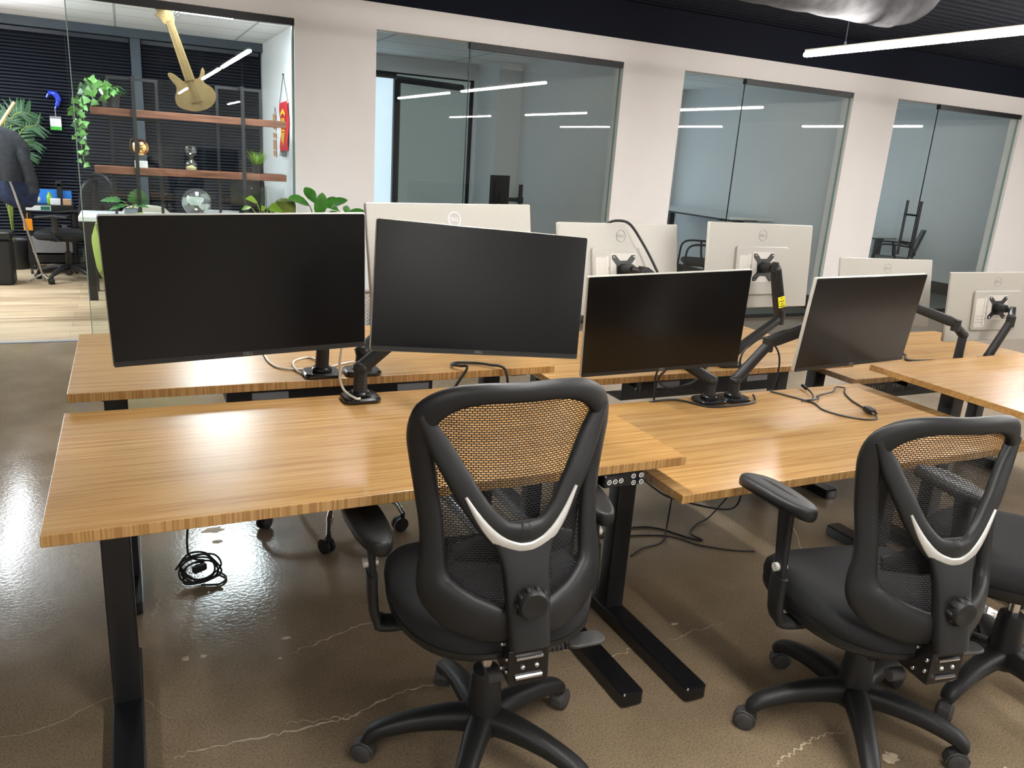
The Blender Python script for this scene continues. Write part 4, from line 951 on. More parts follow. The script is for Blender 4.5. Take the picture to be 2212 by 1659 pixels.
# ---------------------------------------------------------------- mesh task chairs
def chair(label, hub, base_deg, yaw, dz=0., lean=0., arms=True, arm_z=.66, arm_y=(-.03, .24), caster_turn=(20, 100, 200, 300, 60)):
    t = thing('office_chair', label, 'chair', (hub[0], hub[1], 0), group='black mesh office chairs')
    U = TR(0, 0, dz) @ RZ(-radians(yaw)) @ TR(0, 0, .45) @ RY(radians(lean)) @ TR(0, 0, -.45)
    def up(o): o.matrix_basis = U; return o
    # five-star base
    b = MB(); b.lathe([(.046, .085), (.050, .095), (.047, .13), (.041, .20), (.037, .255), (.034, .262), (.016, .262)], n=28); b.build('base_hub', M['black_plastic'], t)
    for k in range(5):
        a = radians(base_deg+72*k)
        b = MB(RZ(a)); P = crom([(.02, 0, .118), (.09, 0, .122), (.18, 0, .112), (.25, 0, .094), (.281, 0, .078), (.290, 0, .060)], 5); m_ = len(P)
        b.sweep(P, lerp_list([.037, .032, .027, .025, .023, .019], m_), lerp_list([.034, .030, .025, .021, .018, .015], m_), [(-(P[min(i+1, m_-1)]-P[max(i-1, 0)]).z, 0, (P[min(i+1, m_-1)]-P[max(i-1, 0)]).x) for i in range(m_)], n=14, p=2.6)
        lg = b.build('leg', M['black_plastic'], t)
        c = TR(.289*cos(a), .289*sin(a), 0) @ RZ(a+radians(caster_turn[k]))
        b = MB(c); b.cyl((0, 0, .04), (0, 0, .066), .012); 
        for s in (-1, 1): b.lathe([(.008, 0), (.024, .002), (.0262, .006), (.0262, .017), (.022, .020), (.006, .021)], TR(-.012, s*.003, .0267) @ (RX(-pi/2) if s > 0 else RX(pi/2)), 22)
        b.sweep([(-.012+.029*cos(q), 0, .0267+.029*sin(q)) for q in [radians(z) for z in (-20, 20, 60, 100, 140, 180, 200)]], .018, .003, [(cos(radians(z)), 0, sin(radians(z))) for z in (-20, 20, 60, 100, 140, 180, 200)], n=8, p=4)
        b.build('caster', M['grey_plastic'], lg)
    b = MB(); b.cyl((0, 0, .20), (0, 0, .40+dz), .0145, n=18); b.build('gas_lift', M['chrome'], t)
    # mechanism, seat
    b = MB(); b.bb(-.09, .09, -.13, .14, .385, .425); b.bb(-.035, .035, -.25, -.12, .40, .43); mech = up(b.build('tilt_mechanism', M['black_metal'], t, smooth=0, bevel=.004))
    b = MB(); b.bb(-.042, .042, -.262, -.20, .408, .515); b.bb(-.046, .046, -.266, -.262, .415, .498); k = up(b.build('back_bracket', M['black_gloss'], t, smooth=0, bevel=.004))
    for z in (.432, .480): b = MB(); b.cyl((-.03, -.268, z), (.03, -.268, z), .005, n=10); b.build('bracket_rib', M['chrome'], k)
    for x in (-.014, .018): b = MB(); b.ball((x, -.266, .456), .0065, 10, rows=6); b.build('bolt', M['chrome'], k)
    for y, z in ((-.215, .425), (-.215, .485), (-.25, .44), (-.25, .47)): b = MB(); b.ball((-.043, y, z), .0058, 10, rows=6); b.build('bolt', M['chrome'], k)
    b = MB(); b.cyl((-.06, -.165, .37), (-.02, -.165, .37), .017); b.cyl((.02, -.15, .40), (.13, -.15, .405), .008)
    for q in range(6): b.cyl((.08+q*.011, -.15, .403), (.086+q*.011, -.15, .403), .0115, n=12)
    b.rbox((.185, -.15, .408), (.10, .052, .010), .024); b.build('adjust_lever', M['grey_plastic'], mech)
    def slab(L, n=44, p=3.2, k=None):
        b = MB(); vs = []
        for sc, z, dy in L:
            for i in range(n):
                a = 2*pi*i/n; ca, sa = cos(a), sin(a)
                x = math.copysign(abs(ca)**(2/p), ca)*.245*sc; y = math.copysign(abs(sa)**(2/2.7), sa)*.245*sc+.03+dy
                x *= 1-.10*max(0, -sa); f = max(0, (y-.14)/.14); zz = z-.028*f*f+(.012*(abs(x)/.245)**3 if z > .46 else 0)
                vs.append((x, y, zz))
        m_ = len(L); b.add(vs, [[l*n+i, l*n+(i+1) % n, (l+1)*n+(i+1) % n, (l+1)*n+i] for l in range(m_-1) for i in range(n)]+[list(range(n))[::-1], [(m_-1)*n+i for i in range(n)]]); return b
    up(slab([(.90, 0.4560, 0), (.985, 0.4620, 0), (1.0, 0.4850, 0), (.985, 0.5060, 0), (.93, 0.5200, 0), (.80, 0.5250, 0), (.5, 0.5220, 0), (.15, 0.5200, 0)]).build('seat', M['fabric'], t, smooth=60))
    up(slab([(.80, 0.4250, 0), (.93, 0.4340, 0), (.985, 0.4500, 0), (.992, 0.4605, 0), (.96, 0.4615, 0)]).build('seat_pan', M['black_plastic'], t, smooth=50))
    # backrest: shell frame, V yoke and spine, woven mesh
    bs = lambda z: -( .262-.30*(z-.5)+.33*(z-.5)**2 )            # spine depth
    def wrap(x, z): return (1.9 if z < .82 else 1.9-3.2*(z-.82))*x*x
    OUT = [(0, 1.041), (.09, 1.040), (.150, 1.025), (.190, .992), (.202, .948), (.197, .89), (.188, .82), (.181, .75), (.180, .69), (.183, .64), (.173, .60), (.135, .567), (.078, .548), (.02, .541)]
    HW = [.021, .022, .026, .030, .029, .028, .027, .027, .028, .036, .048, .052, .047, .037]
    half = crom([(x, 0, z) for x, z in OUT], 4); hw = lerp_list(HW, len(half))
    pts = [(v.x, v.z) for v in half]+[(-v.x, v.z) for v in half[-1:0:-1]]; ww = hw+hw[-1:0:-1]
    P = [(x, bs(z)+wrap(x, z)+.02, z) for x, z in pts]
    NR = [(-Vector((2*1.9*x*-1, 1, 0))).normalized() for x, z in pts]
    b = MB(); b.sweep(P, ww, [.0155+.006*max(0, (.64-z)/.12) for x, z in pts], NR, True, n=14, p=2.5); fr = up(b.build('back_frame', M['black_plastic'], t, smooth=60))
    V = [(.200, .992), (.166, .925), (.128, .852), (.092, .79), (.055, .748), (.02, .731), (0, .729)]
    hv = crom([(x, 0, z) for x, z in V], 4); vp = [(v.x, v.z) for v in hv]; vp = vp+[(-x, z) for x, z in vp[-2::-1]]; m_ = len(vp)
    vw = lerp_list([.014, .024, .026, .027, .030, .036, .038], len(hv)); vw = vw+vw[-2::-1]
    dep = lambda x, z: bs(z)+wrap(x, z)*.9+.004+.018*max(0, (abs(x)-.13)/.07)
    b = MB(); b.sweep([(x, dep(x, z), z) for x, z in vp], vw, .014, [(-.5*x, -1, -.12) for x, z in vp], n=14, p=2.6)
    sz_ = [.765, .745, .72, .69, .66, .62, .58, .54, .503]; b.sweep([(0, bs(z)+.008-.014*min(1, (.765-z)/.12), z) for z in sz_], [.085, .080, .066, .056, .051, .049, .048, .046, .044], [.008, .010, .012, .015, .018, .019, .02, .02, .018], (0, -1, 0), n=18, p=4)
    sp = up(b.build('spine_yoke', M['black_plastic'], t, smooth=60))
    q = [i for i, (x, z) in enumerate(vp) if abs(x) < .125]
    cw = [.0145*(1-(abs(vp[i][0])/.127)**2)+.0014 for i in q]
    b = MB(); b.sweep([(vp[i][0]*1.03, dep(*vp[i])-.0135, vp[i][1]-.014*(1-(vp[i][0]/.14)**2)-.004) for i in q], cw, .006, [(-.5*vp[i][0], -1, -.25) for i in q], n=12, p=2.4); b.build('silver_trim', M['silver'], sp)
    b = MB(TR(.0, bs(.61)-.018, .61) @ RX(pi/2)); pr = []
    b.lathe([(.020, 0), (.030, .003), (.033, .010), (.033, .028), (.029, .035), (.020, .036), (.012, .034)], n=30)
    for i in range(10): a = 2*pi*i/10; b.ball((.0325*cos(a), .0325*sin(a), .016), .006, 8, (1, 1, 1.8), 6)
    b.build('tension_knob', M['black_plastic'], sp)
    b = MB(); nu, nv = 24, 26; vs = []; zs = [.55+.47*j/nv for j in range(nv+1)]
    def hwz(z):
        L = [(x, zz) for x, zz in OUT][::-1]
        for (xa, za), (xb, zb_) in zip(L, L[1:]):
            if za <= z <= zb_ and zb_ > za: return xa+(xb-xa)*(z-za)/(zb_-za)
        return .08
    for z in zs:
        hx_ = hwz(z)
        for i in range(nu+1): x = hx_*(2*i/nu-1); vs.append((x, bs(z)+wrap(x, z)+.036, z))
    b.add(vs, [(j*(nu+1)+i, j*(nu+1)+i+1, (j+1)*(nu+1)+i+1, (j+1)*(nu+1)+i) for j in range(nv) for i in range(nu)]); up(b.build('back_mesh', M['mesh'], t, recalc=False))
    b = MB(); lp = [(x, bs(.69)+wrap(x, .69)*.7+.055-.2*x*x, .69-.6*x*x) for x in [-.135+.27*i/14 for i in range(15)]]
    b.sweep(lp, [.020+.022*sin(pi*i/14) for i in range(15)], .008, (0, -1, 0), n=12, p=3); up(b.build('lumbar_pad', M['black_plastic'], t))
    if arms:
        for s in (-1, 1):
            ya = arm_y[0]+.09
            b = MB(); b.sweep(crom([(s*.12, .02, .425), (s*.24, .02, .425), (s*.275, .025, .44), (s*.283, .03, .50), (s*.283, .03, .56)], 4), .030, .012, [(0, 0, -1)]*4+[(s*-.2, 0, -1)]*4+[(s, 0, -.6)]*4+[(s, 0, 0)]*5, n=12, p=3)
            b.sweep([(s*.283, .03, .54), (s*.283, .035, .60), (s*.283, .05, arm_z-.012)], [.0235, .0225, .030], [.009, .009, .010], (s, 0, 0), n=12, p=3)
            a = up(b.build('armrest', M['black_plastic'], t, smooth=60))
            y0, y1 = arm_y; b = MB(); n_ = 30; vs = []; mid = (y0+y1)/2; hl = (y1-y0)/2
            for sc, z in ((.7, arm_z-.020), (.95, arm_z-.014), (1, arm_z-.003), (.97, arm_z+.006), (.86, arm_z+.012), (.6, arm_z+.0145), (.2, arm_z+.015)):
                for i in range(n_):
                    q_ = 2*pi*i/n_; ca, sa = cos(q_), sin(q_); f = math.copysign(abs(sa)**.8, sa)
                    vs.append((s*(.283+.012*f)+.045*sc*math.copysign(abs(ca)**.75, ca)*(1+.10*f), mid+hl*f*(1-.06*(1-sc)), z-.012*max(0, f)**2))
            b.add(vs, [[l*n_+i, l*n_+(i+1) % n_, (l+1)*n_+(i+1) % n_, (l+1)*n_+i] for l in range(6) for i in range(n_)]+[list(range(n_))[::-1], [6*n_+i for i in range(n_)]]); b.build('arm_pad', M['black_plastic'], a, smooth=60)
            b = MB(); b.cyl((s*.268, .034, .585), (s*.302, .034, .585), .0115, n=18); b.build('height_button', M['silver'], a)
    return t
chair('black mesh task chair in the centre, pushed up to the nearest desk', (.742, 1.535), 18, 6, 0, -2.0, True, .665, (-.06, .235), (200, 150, 160, 200, 170))
chair('black mesh task chair at the right, set lower before the lower desk', (1.760, 1.268), 16.5, 10, -.072, 0, True, .765, (-.04, .235), (170, 60, 150, 200, 20))
chair('black task chair cut off by the right edge of the photo', (2.36, 1.23), 44, -50, -.03, 0, False)
# chrome-legged pale mesh chair on the far side of the back left desk
t = thing('mesh_chair', 'pale mesh chair on chrome legs, mostly hidden beneath the nearest desk', 'chair', (.70, 2.98, 0))
for k in range(5):
    a = radians(-108+72*k)
    b = MB(RZ(a)); b.tube([(.02, 0, .13), (.12, 0, .15), (.24, 0, .13), (.29, 0, .075)], [.02, .018, .014, .011], 12, 5); lg = b.build('leg', M['chrome'], t)
    b = MB(TR(.29*cos(a), .29*sin(a), 0) @ RZ(a+.8)); b.cyl((0, 0, .05), (0, 0, .08), .009)
    for s in (-1, 1): b.cyl((-.012, s*.004, .03), (-.012, s*.018, .03), .03, n=22)
    b.build('caster', M['black_rubber'], lg)
b = MB(); b.cyl((0, 0, .12), (0, 0, .44), .022); b.build('gas_lift', M['chrome'], t)
b = MB(); b.rbox((0, 0, .47), (.48, .46, .06), .12); b.build('seat', M['grey_cloth'], t)
b = MB(); b.sweep([(0, .10, .43), (0, .25, .44), (0, .285, .52), (0, .30, .66)], .03, .012, [(0, 0, -1), (0, .3, -1), (0, 1, 0), (0, 1, 0)], p=4); b.build('back_support', M['chrome'], t)
b = MB(); nv, nu = 10, 10; vs = []
for j in range(nv+1):
    for i in range(nu+1): x = (.205+.01*sin(pi*j/nv))*(2*i/nu-1); vs.append((x, .30-.9*x*x+.02*sin(pi*j/nv), .60+.30*j/nv))
b.add(vs, [(j*(nu+1)+i, j*(nu+1)+i+1, (j+1)*(nu+1)+i+1, (j+1)*(nu+1)+i) for j in range(nv) for i in range(nu)]); b.build('back_mesh', M['mesh_light'], t, recalc=False)
b = MB(); xs = [.215*k/6 for k in range(-6, 7)]; fr_ = [(x, .30-.9*x*x, .905) for x in xs]+[(.215, .26, z) for z in (.85, .75, .65)]+[(x, .30-.9*x*x, .595) for x in xs[::-1]]+[(-.215, .26, z) for z in (.65, .75, .85)]
b.tube(fr_, .010, 8, 3, True); b.build('back_frame', M['steel_sheet'], t)

# ---------------------------------------------------------------- loose cables
def cable(name, label, pts, r, m, cat='cable', sm=8):
    b = MB(); b.tube(pts, r, 7, sm); o = b.build(name, M[m]); return tag(o, label, cat)
z = .791
cable('power_cable', 'white cable looped on the back left desk under the leftmost screen', [(.39, 2.72, z), (.392, 2.60, z), (.42, 2.52, z), (.50, 2.50, z), (.545, 2.55, z+.006), (.53, 2.64, z), (.475, 2.61, z), (.455, 2.52, z+.004), (.468, 2.455, z), (.52, 2.47, z), (.60, 2.53, z), (.66, 2.56, z)], .0035, 'white_cable')
cable('power_cable', 'white cable hanging down beside the front arm post', [(.60, 2.345, 1.0), (.565, 2.33, .90), (.555, 2.315, .82), (.565, 2.30, .775), (.585, 2.24, .765), (.60, 2.235, .765)], .0038, 'white_cable')
o = cable('power_cable', 'black flat cable looping over the edge of the back left desk', [(.93, 2.37, .60), (.955, 2.375, .72), (1.00, 2.372, .80), (.985, 2.40, .802), (.97, 2.44, .797), (1.00, 2.47, .7945), (1.06, 2.455, .7945), (1.10, 2.41, .797), (1.14, 2.369, .79), (1.16, 2.366, .70), (1.18, 2.368, .60)], .005, 'black_rubber')
z = .6535
t = thing('mains_cable', 'black power cord with plug lying coiled on the lower desk', 'cable', (2.4, 2.1, .6505))
L = lambda ps: [(x-2.4, y-2.1, z_-.6505) for x, y, z_ in ps]
b = MB(); b.tube(L([(2.30, 2.30, z), (2.33, 2.22, z), (2.36, 2.13, z), (2.33, 2.05, z), (2.345, 1.98, z), (2.39, 1.92, z), (2.445, 1.905, z), (2.475, 1.93, z+.003), (2.49, 1.96, z+.003)]), .0035, 7, 8)
b.tube(L([(2.50, 1.99, z+.003), (2.53, 2.06, z), (2.555, 2.12, z), (2.60, 2.19, z), (2.64, 2.23, z), (2.66, 2.25, z+.004), (2.62, 2.26, z+.008), (2.55, 2.21, z+.008), (2.46, 2.20, z), (2.42, 2.16, z+.004), (2.37, 2.14, z+.008), (2.33, 2.16, z)]), .0035, 7, 8)
b.tube(L([(2.37, 2.14, z+.006), (2.42, 2.19, z+.008), (2.45, 2.24, z+.01), (2.47, 2.28, z+.012)]), .0035, 7, 8); b.build('cord', M['black_rubber'], t)
b = MB(); b.rbox((0, 0, 0), (.03, .055, .018), .008, TR(2.492-2.4, 1.975-2.1, .0115) @ RZ(-.35)); p = b.build('plug', M['black_plastic'], t)
b = MB(RZ(-.35))
for s in (-1, 1): b.bb(.131+s*.007-.001, .131+s*.007+.001, -.12, -.098, .009, .014)
b = MB(TR(.092, -.125, .0115) @ RZ(-.35))
for s in (-1, 1): b.bb(s*.007-.001, s*.007+.001, -.045, -.027, -.003, .003)
b.build('prongs', M['chrome'], p, smooth=0)
b = MB(); b.cyl((.064, .17, .012), (.078, .205, .014), .007); b.build('connector', M['black_plastic'], t)
cable('video_cable', 'black cable snaking in front of the two clamped arms on the lower desk', [(1.70, 2.318, .64), (1.735, 2.29, .656), (1.83, 2.285, .655), (1.90, 2.185, .655), (2.02, 2.175, .655), (2.11, 2.185, .655), (2.15, 2.22, .655), (2.175, 2.26, .658)], .004, 'black_rubber')
cable('video_cable', 'black cable dropping from the third screen to its arm base', [(1.72, 2.23, .80), (1.74, 2.30, .735), (1.82, 2.335, .69), (1.90, 2.335, .695), (1.965, 2.345, .72), (1.985, 2.345, .80)], .005, 'black_rubber')
cable('video_cable', 'black cable hanging straight below the third screen', [(1.765, 2.23, .82), (1.768, 2.345, .76), (1.77, 2.352, .66), (1.775, 2.352, .57)], .004, 'black_rubber')
cable('video_cable', 'black cord arching over the top of the white monitor back', [(1.70, 2.72, 1.26), (1.735, 2.685, 1.278), (1.77, 2.64, 1.27), (1.82, 2.61, 1.20), (1.86, 2.585, 1.13), (1.90, 2.56, 1.05)], .0055, 'black_rubber')
cable('video_cable', 'black cord curving under the raised arm to the fourth screen', [(2.19, 2.36, .66), (2.18, 2.36, .80), (2.28, 2.36, .86), (2.36, 2.35, .80), (2.37, 2.345, .70), (2.33, 2.352, .55)], .004, 'black_rubber')
t = thing('mains_cable', 'black power cord coiled on the floor under the nearest desk', 'cable', (.15, 2.66, 0)); rr = random.Random(8); ps = [(-.03, -.35, .70), (-.03, -.18, .40), (-.035, -.02, .12)]
for i in range(36):
    a = 1.2+2*pi*i/6.6; r = .056+rr.uniform(-.014, .014); ps.append((r*1.15*cos(a), r*.85*sin(a), .012+.07*(.5+.5*sin(a))*(.4+.6*i/36)+rr.uniform(0, .012)))
b = MB(); b.tube(ps, .0036, 7, 6); b.tube([(.0, -.05, .006), (.06, -.06, .005), (.085, -.02, .005), (.06, .03, .006)], .0036, 7, 6); b.build('cord', M['black_rubber'], t)
b = MB(); b.rbox((0, 0, .045), (.05, .024, .024), .008, RZ(.5)); b.build('plug', M['black_plastic'], t)
cable('floor_cable', 'thin black cable on the floor looping out between the desk columns', [(1.72, 2.31, .005), (1.80, 2.35, .005), (1.91, 2.37, .005), (2.0, 2.46, .03), (1.97, 2.42, .25), (1.86, 2.33, .50), (1.85, 2.30, .62)], .0035, 'black_rubber')
cable('floor_cable', 'black cable wandering across the floor toward the lower desk', [(1.60, 2.50, .005), (1.86, 2.52, .005), (1.97, 2.48, .005), (2.05, 2.36, .005), (2.09, 2.33, .005), (2.08, 2.40, .006), (2.16, 2.46, .005), (2.24, 2.47, .03), (2.3, 2.40, .2), (2.36, 2.32, .42), (2.38, 2.28, .61)], .004, 'black_rubber')
cable('floor_cable', 'black cable lying flat beside the bright floor reflection', [(1.64, 2.50, .004), (1.95, 2.42, .004), (2.05, 2.30, .004), (2.15, 2.22, .004), (2.24, 2.18, .004)], .003, 'black_rubber')
cable('control_cable', 'thin black cable drooping from the control panel under the lower desk', [(1.20, 1.64, .70), (1.33, 1.72, .60), (1.42, 1.72, .55), (1.62, 1.70, .50), (1.69, 1.74, .56), (1.70, 1.76, .62)], .003, 'black_rubber')
cable('video_cable', 'dark cable bundle on the far right desk', [(3.45, 2.72, .646), (3.50, 2.80, .646), (3.58, 2.78, .646), (3.56, 2.68, .648), (3.48, 2.60, .646), (3.62, 2.56, .646), (3.72, 2.53, .646)], .006, 'black_rubber')
t = thing('video_adapter', 'small black video plug lying on the far right desk', 'cable', (3.80, 2.55, .6405))
b = MB(); b.rbox((0, 0, .008), (.05, .022, .014), .005); b.build('plug', M['black_plastic'], t)
b = MB(); b.tube([(.02, 0, .007), (.06, .01, .005), (.10, -.02, .004)], .003, 6, 5); b.build('cord', M['black_rubber'], t)

# ---------------------------------------------------------------- plants on a low cabinet before the wall
t = thing('planter_cabinet', 'low white cabinet along the glass, hidden by the leftmost screen', 'cabinet', (1.15, 6.0, 0))
b = MB(); b.bb(-.55, .55, -.18, .18, .05, .80); b.build('body', M['white_top'], t, smooth=0)
b = MB(); b.bb(-.57, .57, -.20, .20, .80, .825); b.build('top', M['white_top'], t, smooth=0)
b = MB(); b.bb(-.53, .53, -.16, .16, 0, .05); b.build('plinth', M['black_metal'], t, smooth=0)
ZP = .8255
def pot(t, r, h, m): b = MB(); b.lathe([(r*.8, 0), (r*.86, .004), (r, h), (r*.94, h), (r*.9, h-.02)], n=22); b.build('pot', M[m], t)
def fiddle(label, x, specs, r=.06, h=.08, m='pot_grey'):
    t = thing('fiddle_leaf_plant', label, 'plant', (x, 5.95, ZP), group='broad leaved plants along the wall'); pot(t, r, h, m); stalked(t, specs, LEAF_OVAL, M['leaf_fig'], M['stem'], (0, 0, h-.02), .35, .22)
fiddle('bushy broad leaved plant to the right of the mossy ball', 1.245, [((-.05, -.03, .22), (-.75, -.5, .55), (.4, -.6, .8), .17, .05), ((-.01, .0, .24), (-.35, .2, .9), (.2, -1, .3), .13, .045), ((.05, -.02, .20), (.75, -.3, .62), (-.4, -.6, .8), .18, .048), ((.0, -.05, .15), (.15, -.5, .8), (.1, -1, .3), .17, .05), ((.04, -.06, .13), (.6, -.6, .5), (-.2, -.7, .8), .13, .045), ((-.06, -.04, .12), (-.9, -.4, .2), (0, -.4, 1), .13, .045), ((.06, .02, .2), (.6, .3, .75), (-.3, -.8, .6), .15, .03), ((.07, -.04, .12), (.9, -.3, .15), (0, -.4, 1), .12, .04)])
fiddle('smaller broad leaved plant nearest the white monitor back', 1.44, [((-.03, -.03, .19), (-.75, -.3, .55), (.5, -.7, .6), .17, .04), ((.02, 0, .18), (.3, -.2, .8), (0, -1, .3), .05, .03), ((.03, -.02, .17), (.9, -.2, .45), (-.3, -.6, .8), .13, .03), ((.04, -.03, .15), (1, -.3, .1), (0, -.5, 1), .13, .035), ((-.04, -.04, .15), (-.8, -.5, .1), (0, -.4, 1), .09, .03)], .055, .08)
t = thing('moss_ball_plant', 'rounded green mossy ball in a pot at the glass corner', 'plant', (1.03, 5.98, ZP)); pot(t, .055, .07, 'pot_white')
b = MB(); b.lathe([(.02, .06), (.062, .09), (.074, .16), (.075, .215), (.064, .245), (.035, .262), (.002, .266)], n=26); b.build('moss', M['moss'], t)
t = thing('pothos_plant', 'lime green leafy plant left of the mossy ball', 'plant', (.875, 5.95, ZP)); pot(t, .05, .07, 'pot_white')
stalked(t, [((.03, -.03, .20), (.6, -.6, .1), (.2, -1, .5), .09, .038), ((-.05, -.02, .24), (-.6, -.5, .3), (0, -.7, .7), .09, .036), ((-.09, -.02, .20), (-.9, -.3, -.1), (0, -.5, 1), .07, .026), ((-.005, -.05, .18), (-.2, -.6, .5), (0, -1, .4), .05, .022), ((.06, -.02, .18), (.8, -.4, .2), (0, -.7, .7), .08, .034), ((.02, -.05, .14), (.1, -.8, .2), (0, -.6, 1), .07, .03)], LEAF_POINT, M['leaf_lime'], M['stem'], (0, 0, .05), .3, .15)

# ---------------------------------------------------------------- furniture glimpsed in the dark offices
def plain_table(label, x0, x1, y0, y1, z, top='white_top'):
    t = thing('office_table', label, 'table', ((x0+x1)/2, (y0+y1)/2, 0)); hx, hy = (x1-x0)/2, (y1-y0)/2
    b = MB(); b.bb(-hx, hx, -hy, hy, z-.028, z); b.build('tabletop', M[top], t, smooth=0)
    for s in (-1, 1):
        b = MB(); b.bb(-.04, .04, s*(hy-.25)-.035, s*(hy-.25)+.035, .04, z-.06); g = b.build('leg', M['black_metal'], t, smooth=0)
        b = MB(); b.bb(-hx+.04, hx-.04, s*(hy-.25)-.04, s*(hy-.25)+.04, 0, .04); b.build('foot', M['black_metal'], g, smooth=0)
    b = MB(); b.bb(-.05, .05, -hy+.2, hy-.2, z-.075, z-.0285); b.bb(-hx+.05, hx-.05, -hy+.22, -hy+.28, z-.06, z-.0285); b.bb(-hx+.05, hx-.05, hy-.28, hy-.22, z-.06, z-.0285); b.build('crossbeam', M['black_metal'], t, smooth=0)
    return t
plain_table('white table in the second office, behind the white ring logo monitor', 2.75, 3.85, 7.75, 8.45, .80)
plain_table('raised white standing table along the wall in the third office', 6.38, 7.06, 7.45, 9.3, .965)
plain_table('white table in the fourth office beside the grey visitor chair', 9.5, 10.25, 8.0, 9.2, .74)
def office_monitor(label, x, y, z, w_, h, rz):
    t = thing('computer_monitor', label, 'monitor', (x, y, z), rz)
    b = MB(); b.bb(-w_/2, w_/2, -.012, .012, .12, .12+h); b.bb(-w_*.3, w_*.3, .012, .03, .18, .05+h); b.build('panel', M['black_plastic'], t, smooth=0, bevel=.003)
    b = MB(); b.bb(-.03, .03, .02, .05, .01, .30); b.rbox((0, .03, .006), (.22, .16, .012), .02); b.build('stand', M['black_plastic'], t); return t
office_monitor('dark monitor seen from behind in the second office', 3.62, 7.95, .8005, .30, .36, radians(205))
office_monitor('dark monitor edge at the left jamb of the fourth office opening', 9.75, 8.55, .7405, .5, .34, radians(100))
t = thing('monitor_pole', 'black upright pole mount on the table in the second office', 'monitor arm', (3.80, 7.80, .8005))
b = MB(); b.rbox((0, 0, .01), (.09, .09, .02), .02); b.cyl((0, 0, .02), (0, 0, .40), .022); b.cyl((0, 0, .21), (0, 0, .27), .034); b.build('pole', M['black_plastic'], t)
b = MB(); b.bb(-.16, -.02, -.01, .03, .22, .26); b.build('bracket', M['black_plastic'], t, smooth=0)
def visitor(label, x, y, rz, m, frame='black_metal'):
    t = thing('visitor_chair', label, 'chair', (x, y, 0), rz)
    b = MB(); b.rbox((0, 0, .45), (.48, .46, .06), .08); b.build('seat', M[m], t)
    b = MB(); nv, nu = 8, 8; vs = []
    for j in range(nv+1):
        for i in range(nu+1):
            xx = (.24-.03*(j/nv)**3)*(2*i/nu-1); vs.append((xx, -.24-.10*j/nv+.6*xx*xx, .48+.40*j/nv))
    k = len(vs); vs += [(a, c-.025, d) for a, c, d in vs]; n_ = nu+1
    fs = [(j*n_+i, j*n_+i+1, (j+1)*n_+i+1, (j+1)*n_+i) for j in range(nv) for i in range(nu)]; fs += [tuple(q+k for q in f[::-1]) for f in fs]
    b.add(vs, fs); b.build('backrest', M[m], t)
    for s in (-1, 1):
        b = MB(); b.tube([(s*.27, .26, 0), (s*.27, .24, .45), (s*.27, .20, .64), (s*.27, .0, .67), (s*.27, -.22, .64), (s*.25, -.26, .55)], .012, 8, 6); b.tube([(s*.27, .0, .66), (s*.27, -.05, .4), (s*.27, -.28, 0)], .012, 8, 4); b.build('frame_side', M[frame], t)
    return t
visitor('grey visitor chair behind the door handle of the fourth office', 9.60, 7.75, radians(42), 'grey_cloth')
visitor('dark visitor chair beside the raised table in the third office', 5.98, 7.35, radians(60), 'charcoal_cloth')
visitor('dark chair whose back just rises above the white ring logo monitor', 3.05, 7.35, radians(0), 'charcoal_cloth')

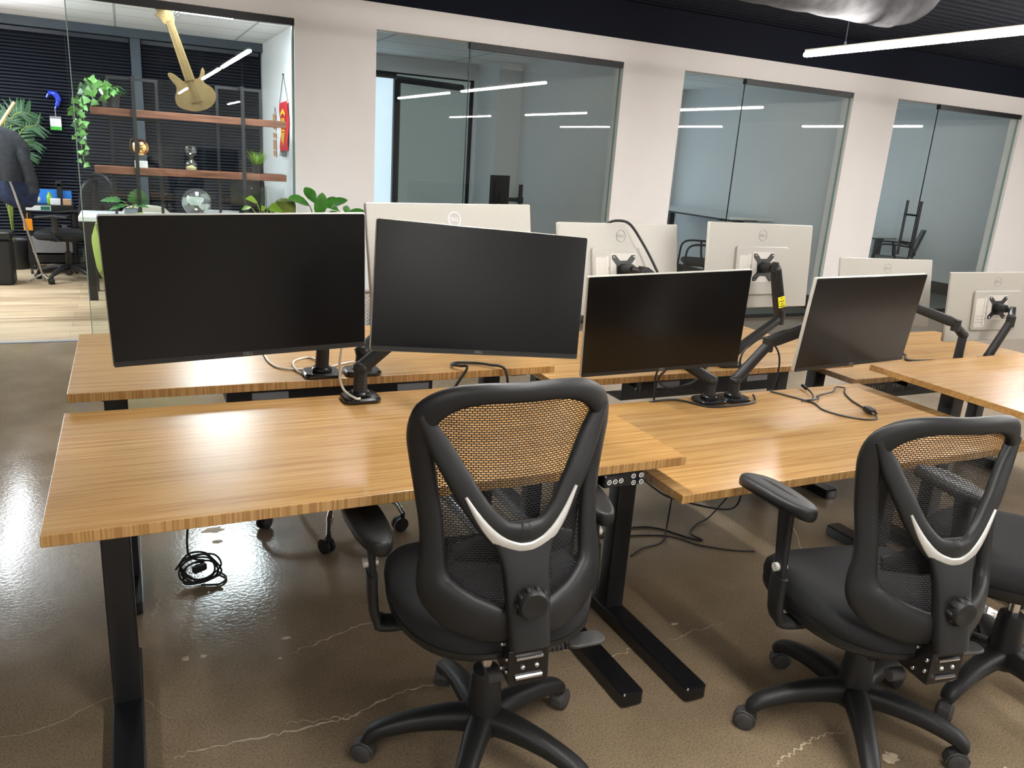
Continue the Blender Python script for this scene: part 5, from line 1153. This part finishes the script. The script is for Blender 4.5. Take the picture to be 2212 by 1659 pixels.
# swivel chair in the lit office, and a second one behind the table
def swivel(label, x, y, rz, top):
    t = thing('swivel_chair', label, 'chair', (x, y, 0), rz, 'swivel chairs in the lit office')
    for k in range(5):
        a = radians(72*k+20); b = MB(RZ(a)); b.tube([(.02, 0, .13), (.15, 0, .12), (.27, 0, .08), (.29, 0, .055)], [.032, .026, .02, .016], 10, 4); g = b.build('leg', M['black_plastic'], t)
        b = MB(TR(.29*cos(a), .29*sin(a), 0) @ RZ(a+1)); b.cyl((0, -.022, .028), (0, .022, .028), .028, n=16); b.cyl((0, 0, .03), (0, 0, .06), .01); b.build('caster', M['black_rubber'], g)
    b = MB(); b.cyl((0, 0, .12), (0, 0, .28), .03); b.cyl((0, 0, .28), (0, 0, .42), .014); b.build('gas_lift', M['black_plastic'], t)
    b = MB(); b.rbox((0, .02, .45), (.48, .47, .08), .13); b.build('seat', M['fabric'], t)
    b = MB(); b.bb(-.1, .1, -.12, .12, .39, .415); b.build('mechanism', M['black_metal'], t, smooth=0)
    for s in (-1, 1):
        b = MB(); b.sweep([(s*.18, .0, .42), (s*.28, .0, .42), (s*.285, .0, .5), (s*.285, .0, .63)], .03, .012, [(0, 0, 1), (0, 0, 1), (s, 0, 0), (s, 0, 0)], p=3); g = b.build('armrest', M['black_plastic'], t)
        b = MB(); b.sweep([(s*.285, -.12, .645), (s*.285, 0, .655), (s*.285, .16, .635)], .04, .014, (0, 0, 1), p=3); b.build('arm_pad', M['black_plastic'], g)
    b = MB(); fr = [(x_, -.24-.15*(1-abs(x_)/.21)*0+.9*x_*x_-.10*(z_-.55), z_) for x_, z_ in ((-.2, .55), (-.215, .7), (-.2, .9), (-.12, top), (.12, top), (.2, .9), (.215, .7), (.2, .55), (.1, .52), (-.1, .52))]
    b.tube(fr, .02, 10, 4, True); b.build('back_frame', M['black_plastic'], t)
    b = MB(); vs = []; 
    for j in range(9):
        for i in range(9): z_ = .54+(top-.55)*j/8; x_ = (.205-.07*max(0, (j-5)/3)**2)*(2*i/8-1); vs.append((x_, -.24+.9*x_*x_-.10*(z_-.55), z_))
    b.add(vs, [(j*9+i, j*9+i+1, (j+1)*9+i+1, (j+1)*9+i) for j in range(8) for i in range(8)]); b.build('back_mesh', M['mesh'], t, recalc=False)
    b = MB(); b.sweep([(0, -.05, .41), (0, -.24, .42), (0, -.28, .5), (0, -.27, .7)], .03, .012, [(0, 0, -1), (0, -.3, -1), (0, -1, 0), (0, -1, 0)], p=3); b.build('spine', M['black_plastic'], t)
swivel('black swivel chair in front of the trolley in the lit office', -.56, 9.02, radians(75), .98)
swivel('black swivel chair with high curved mesh back behind the white table', -.02, 9.72, radians(-60), 1.0)
bpy.context.view_layer.update()
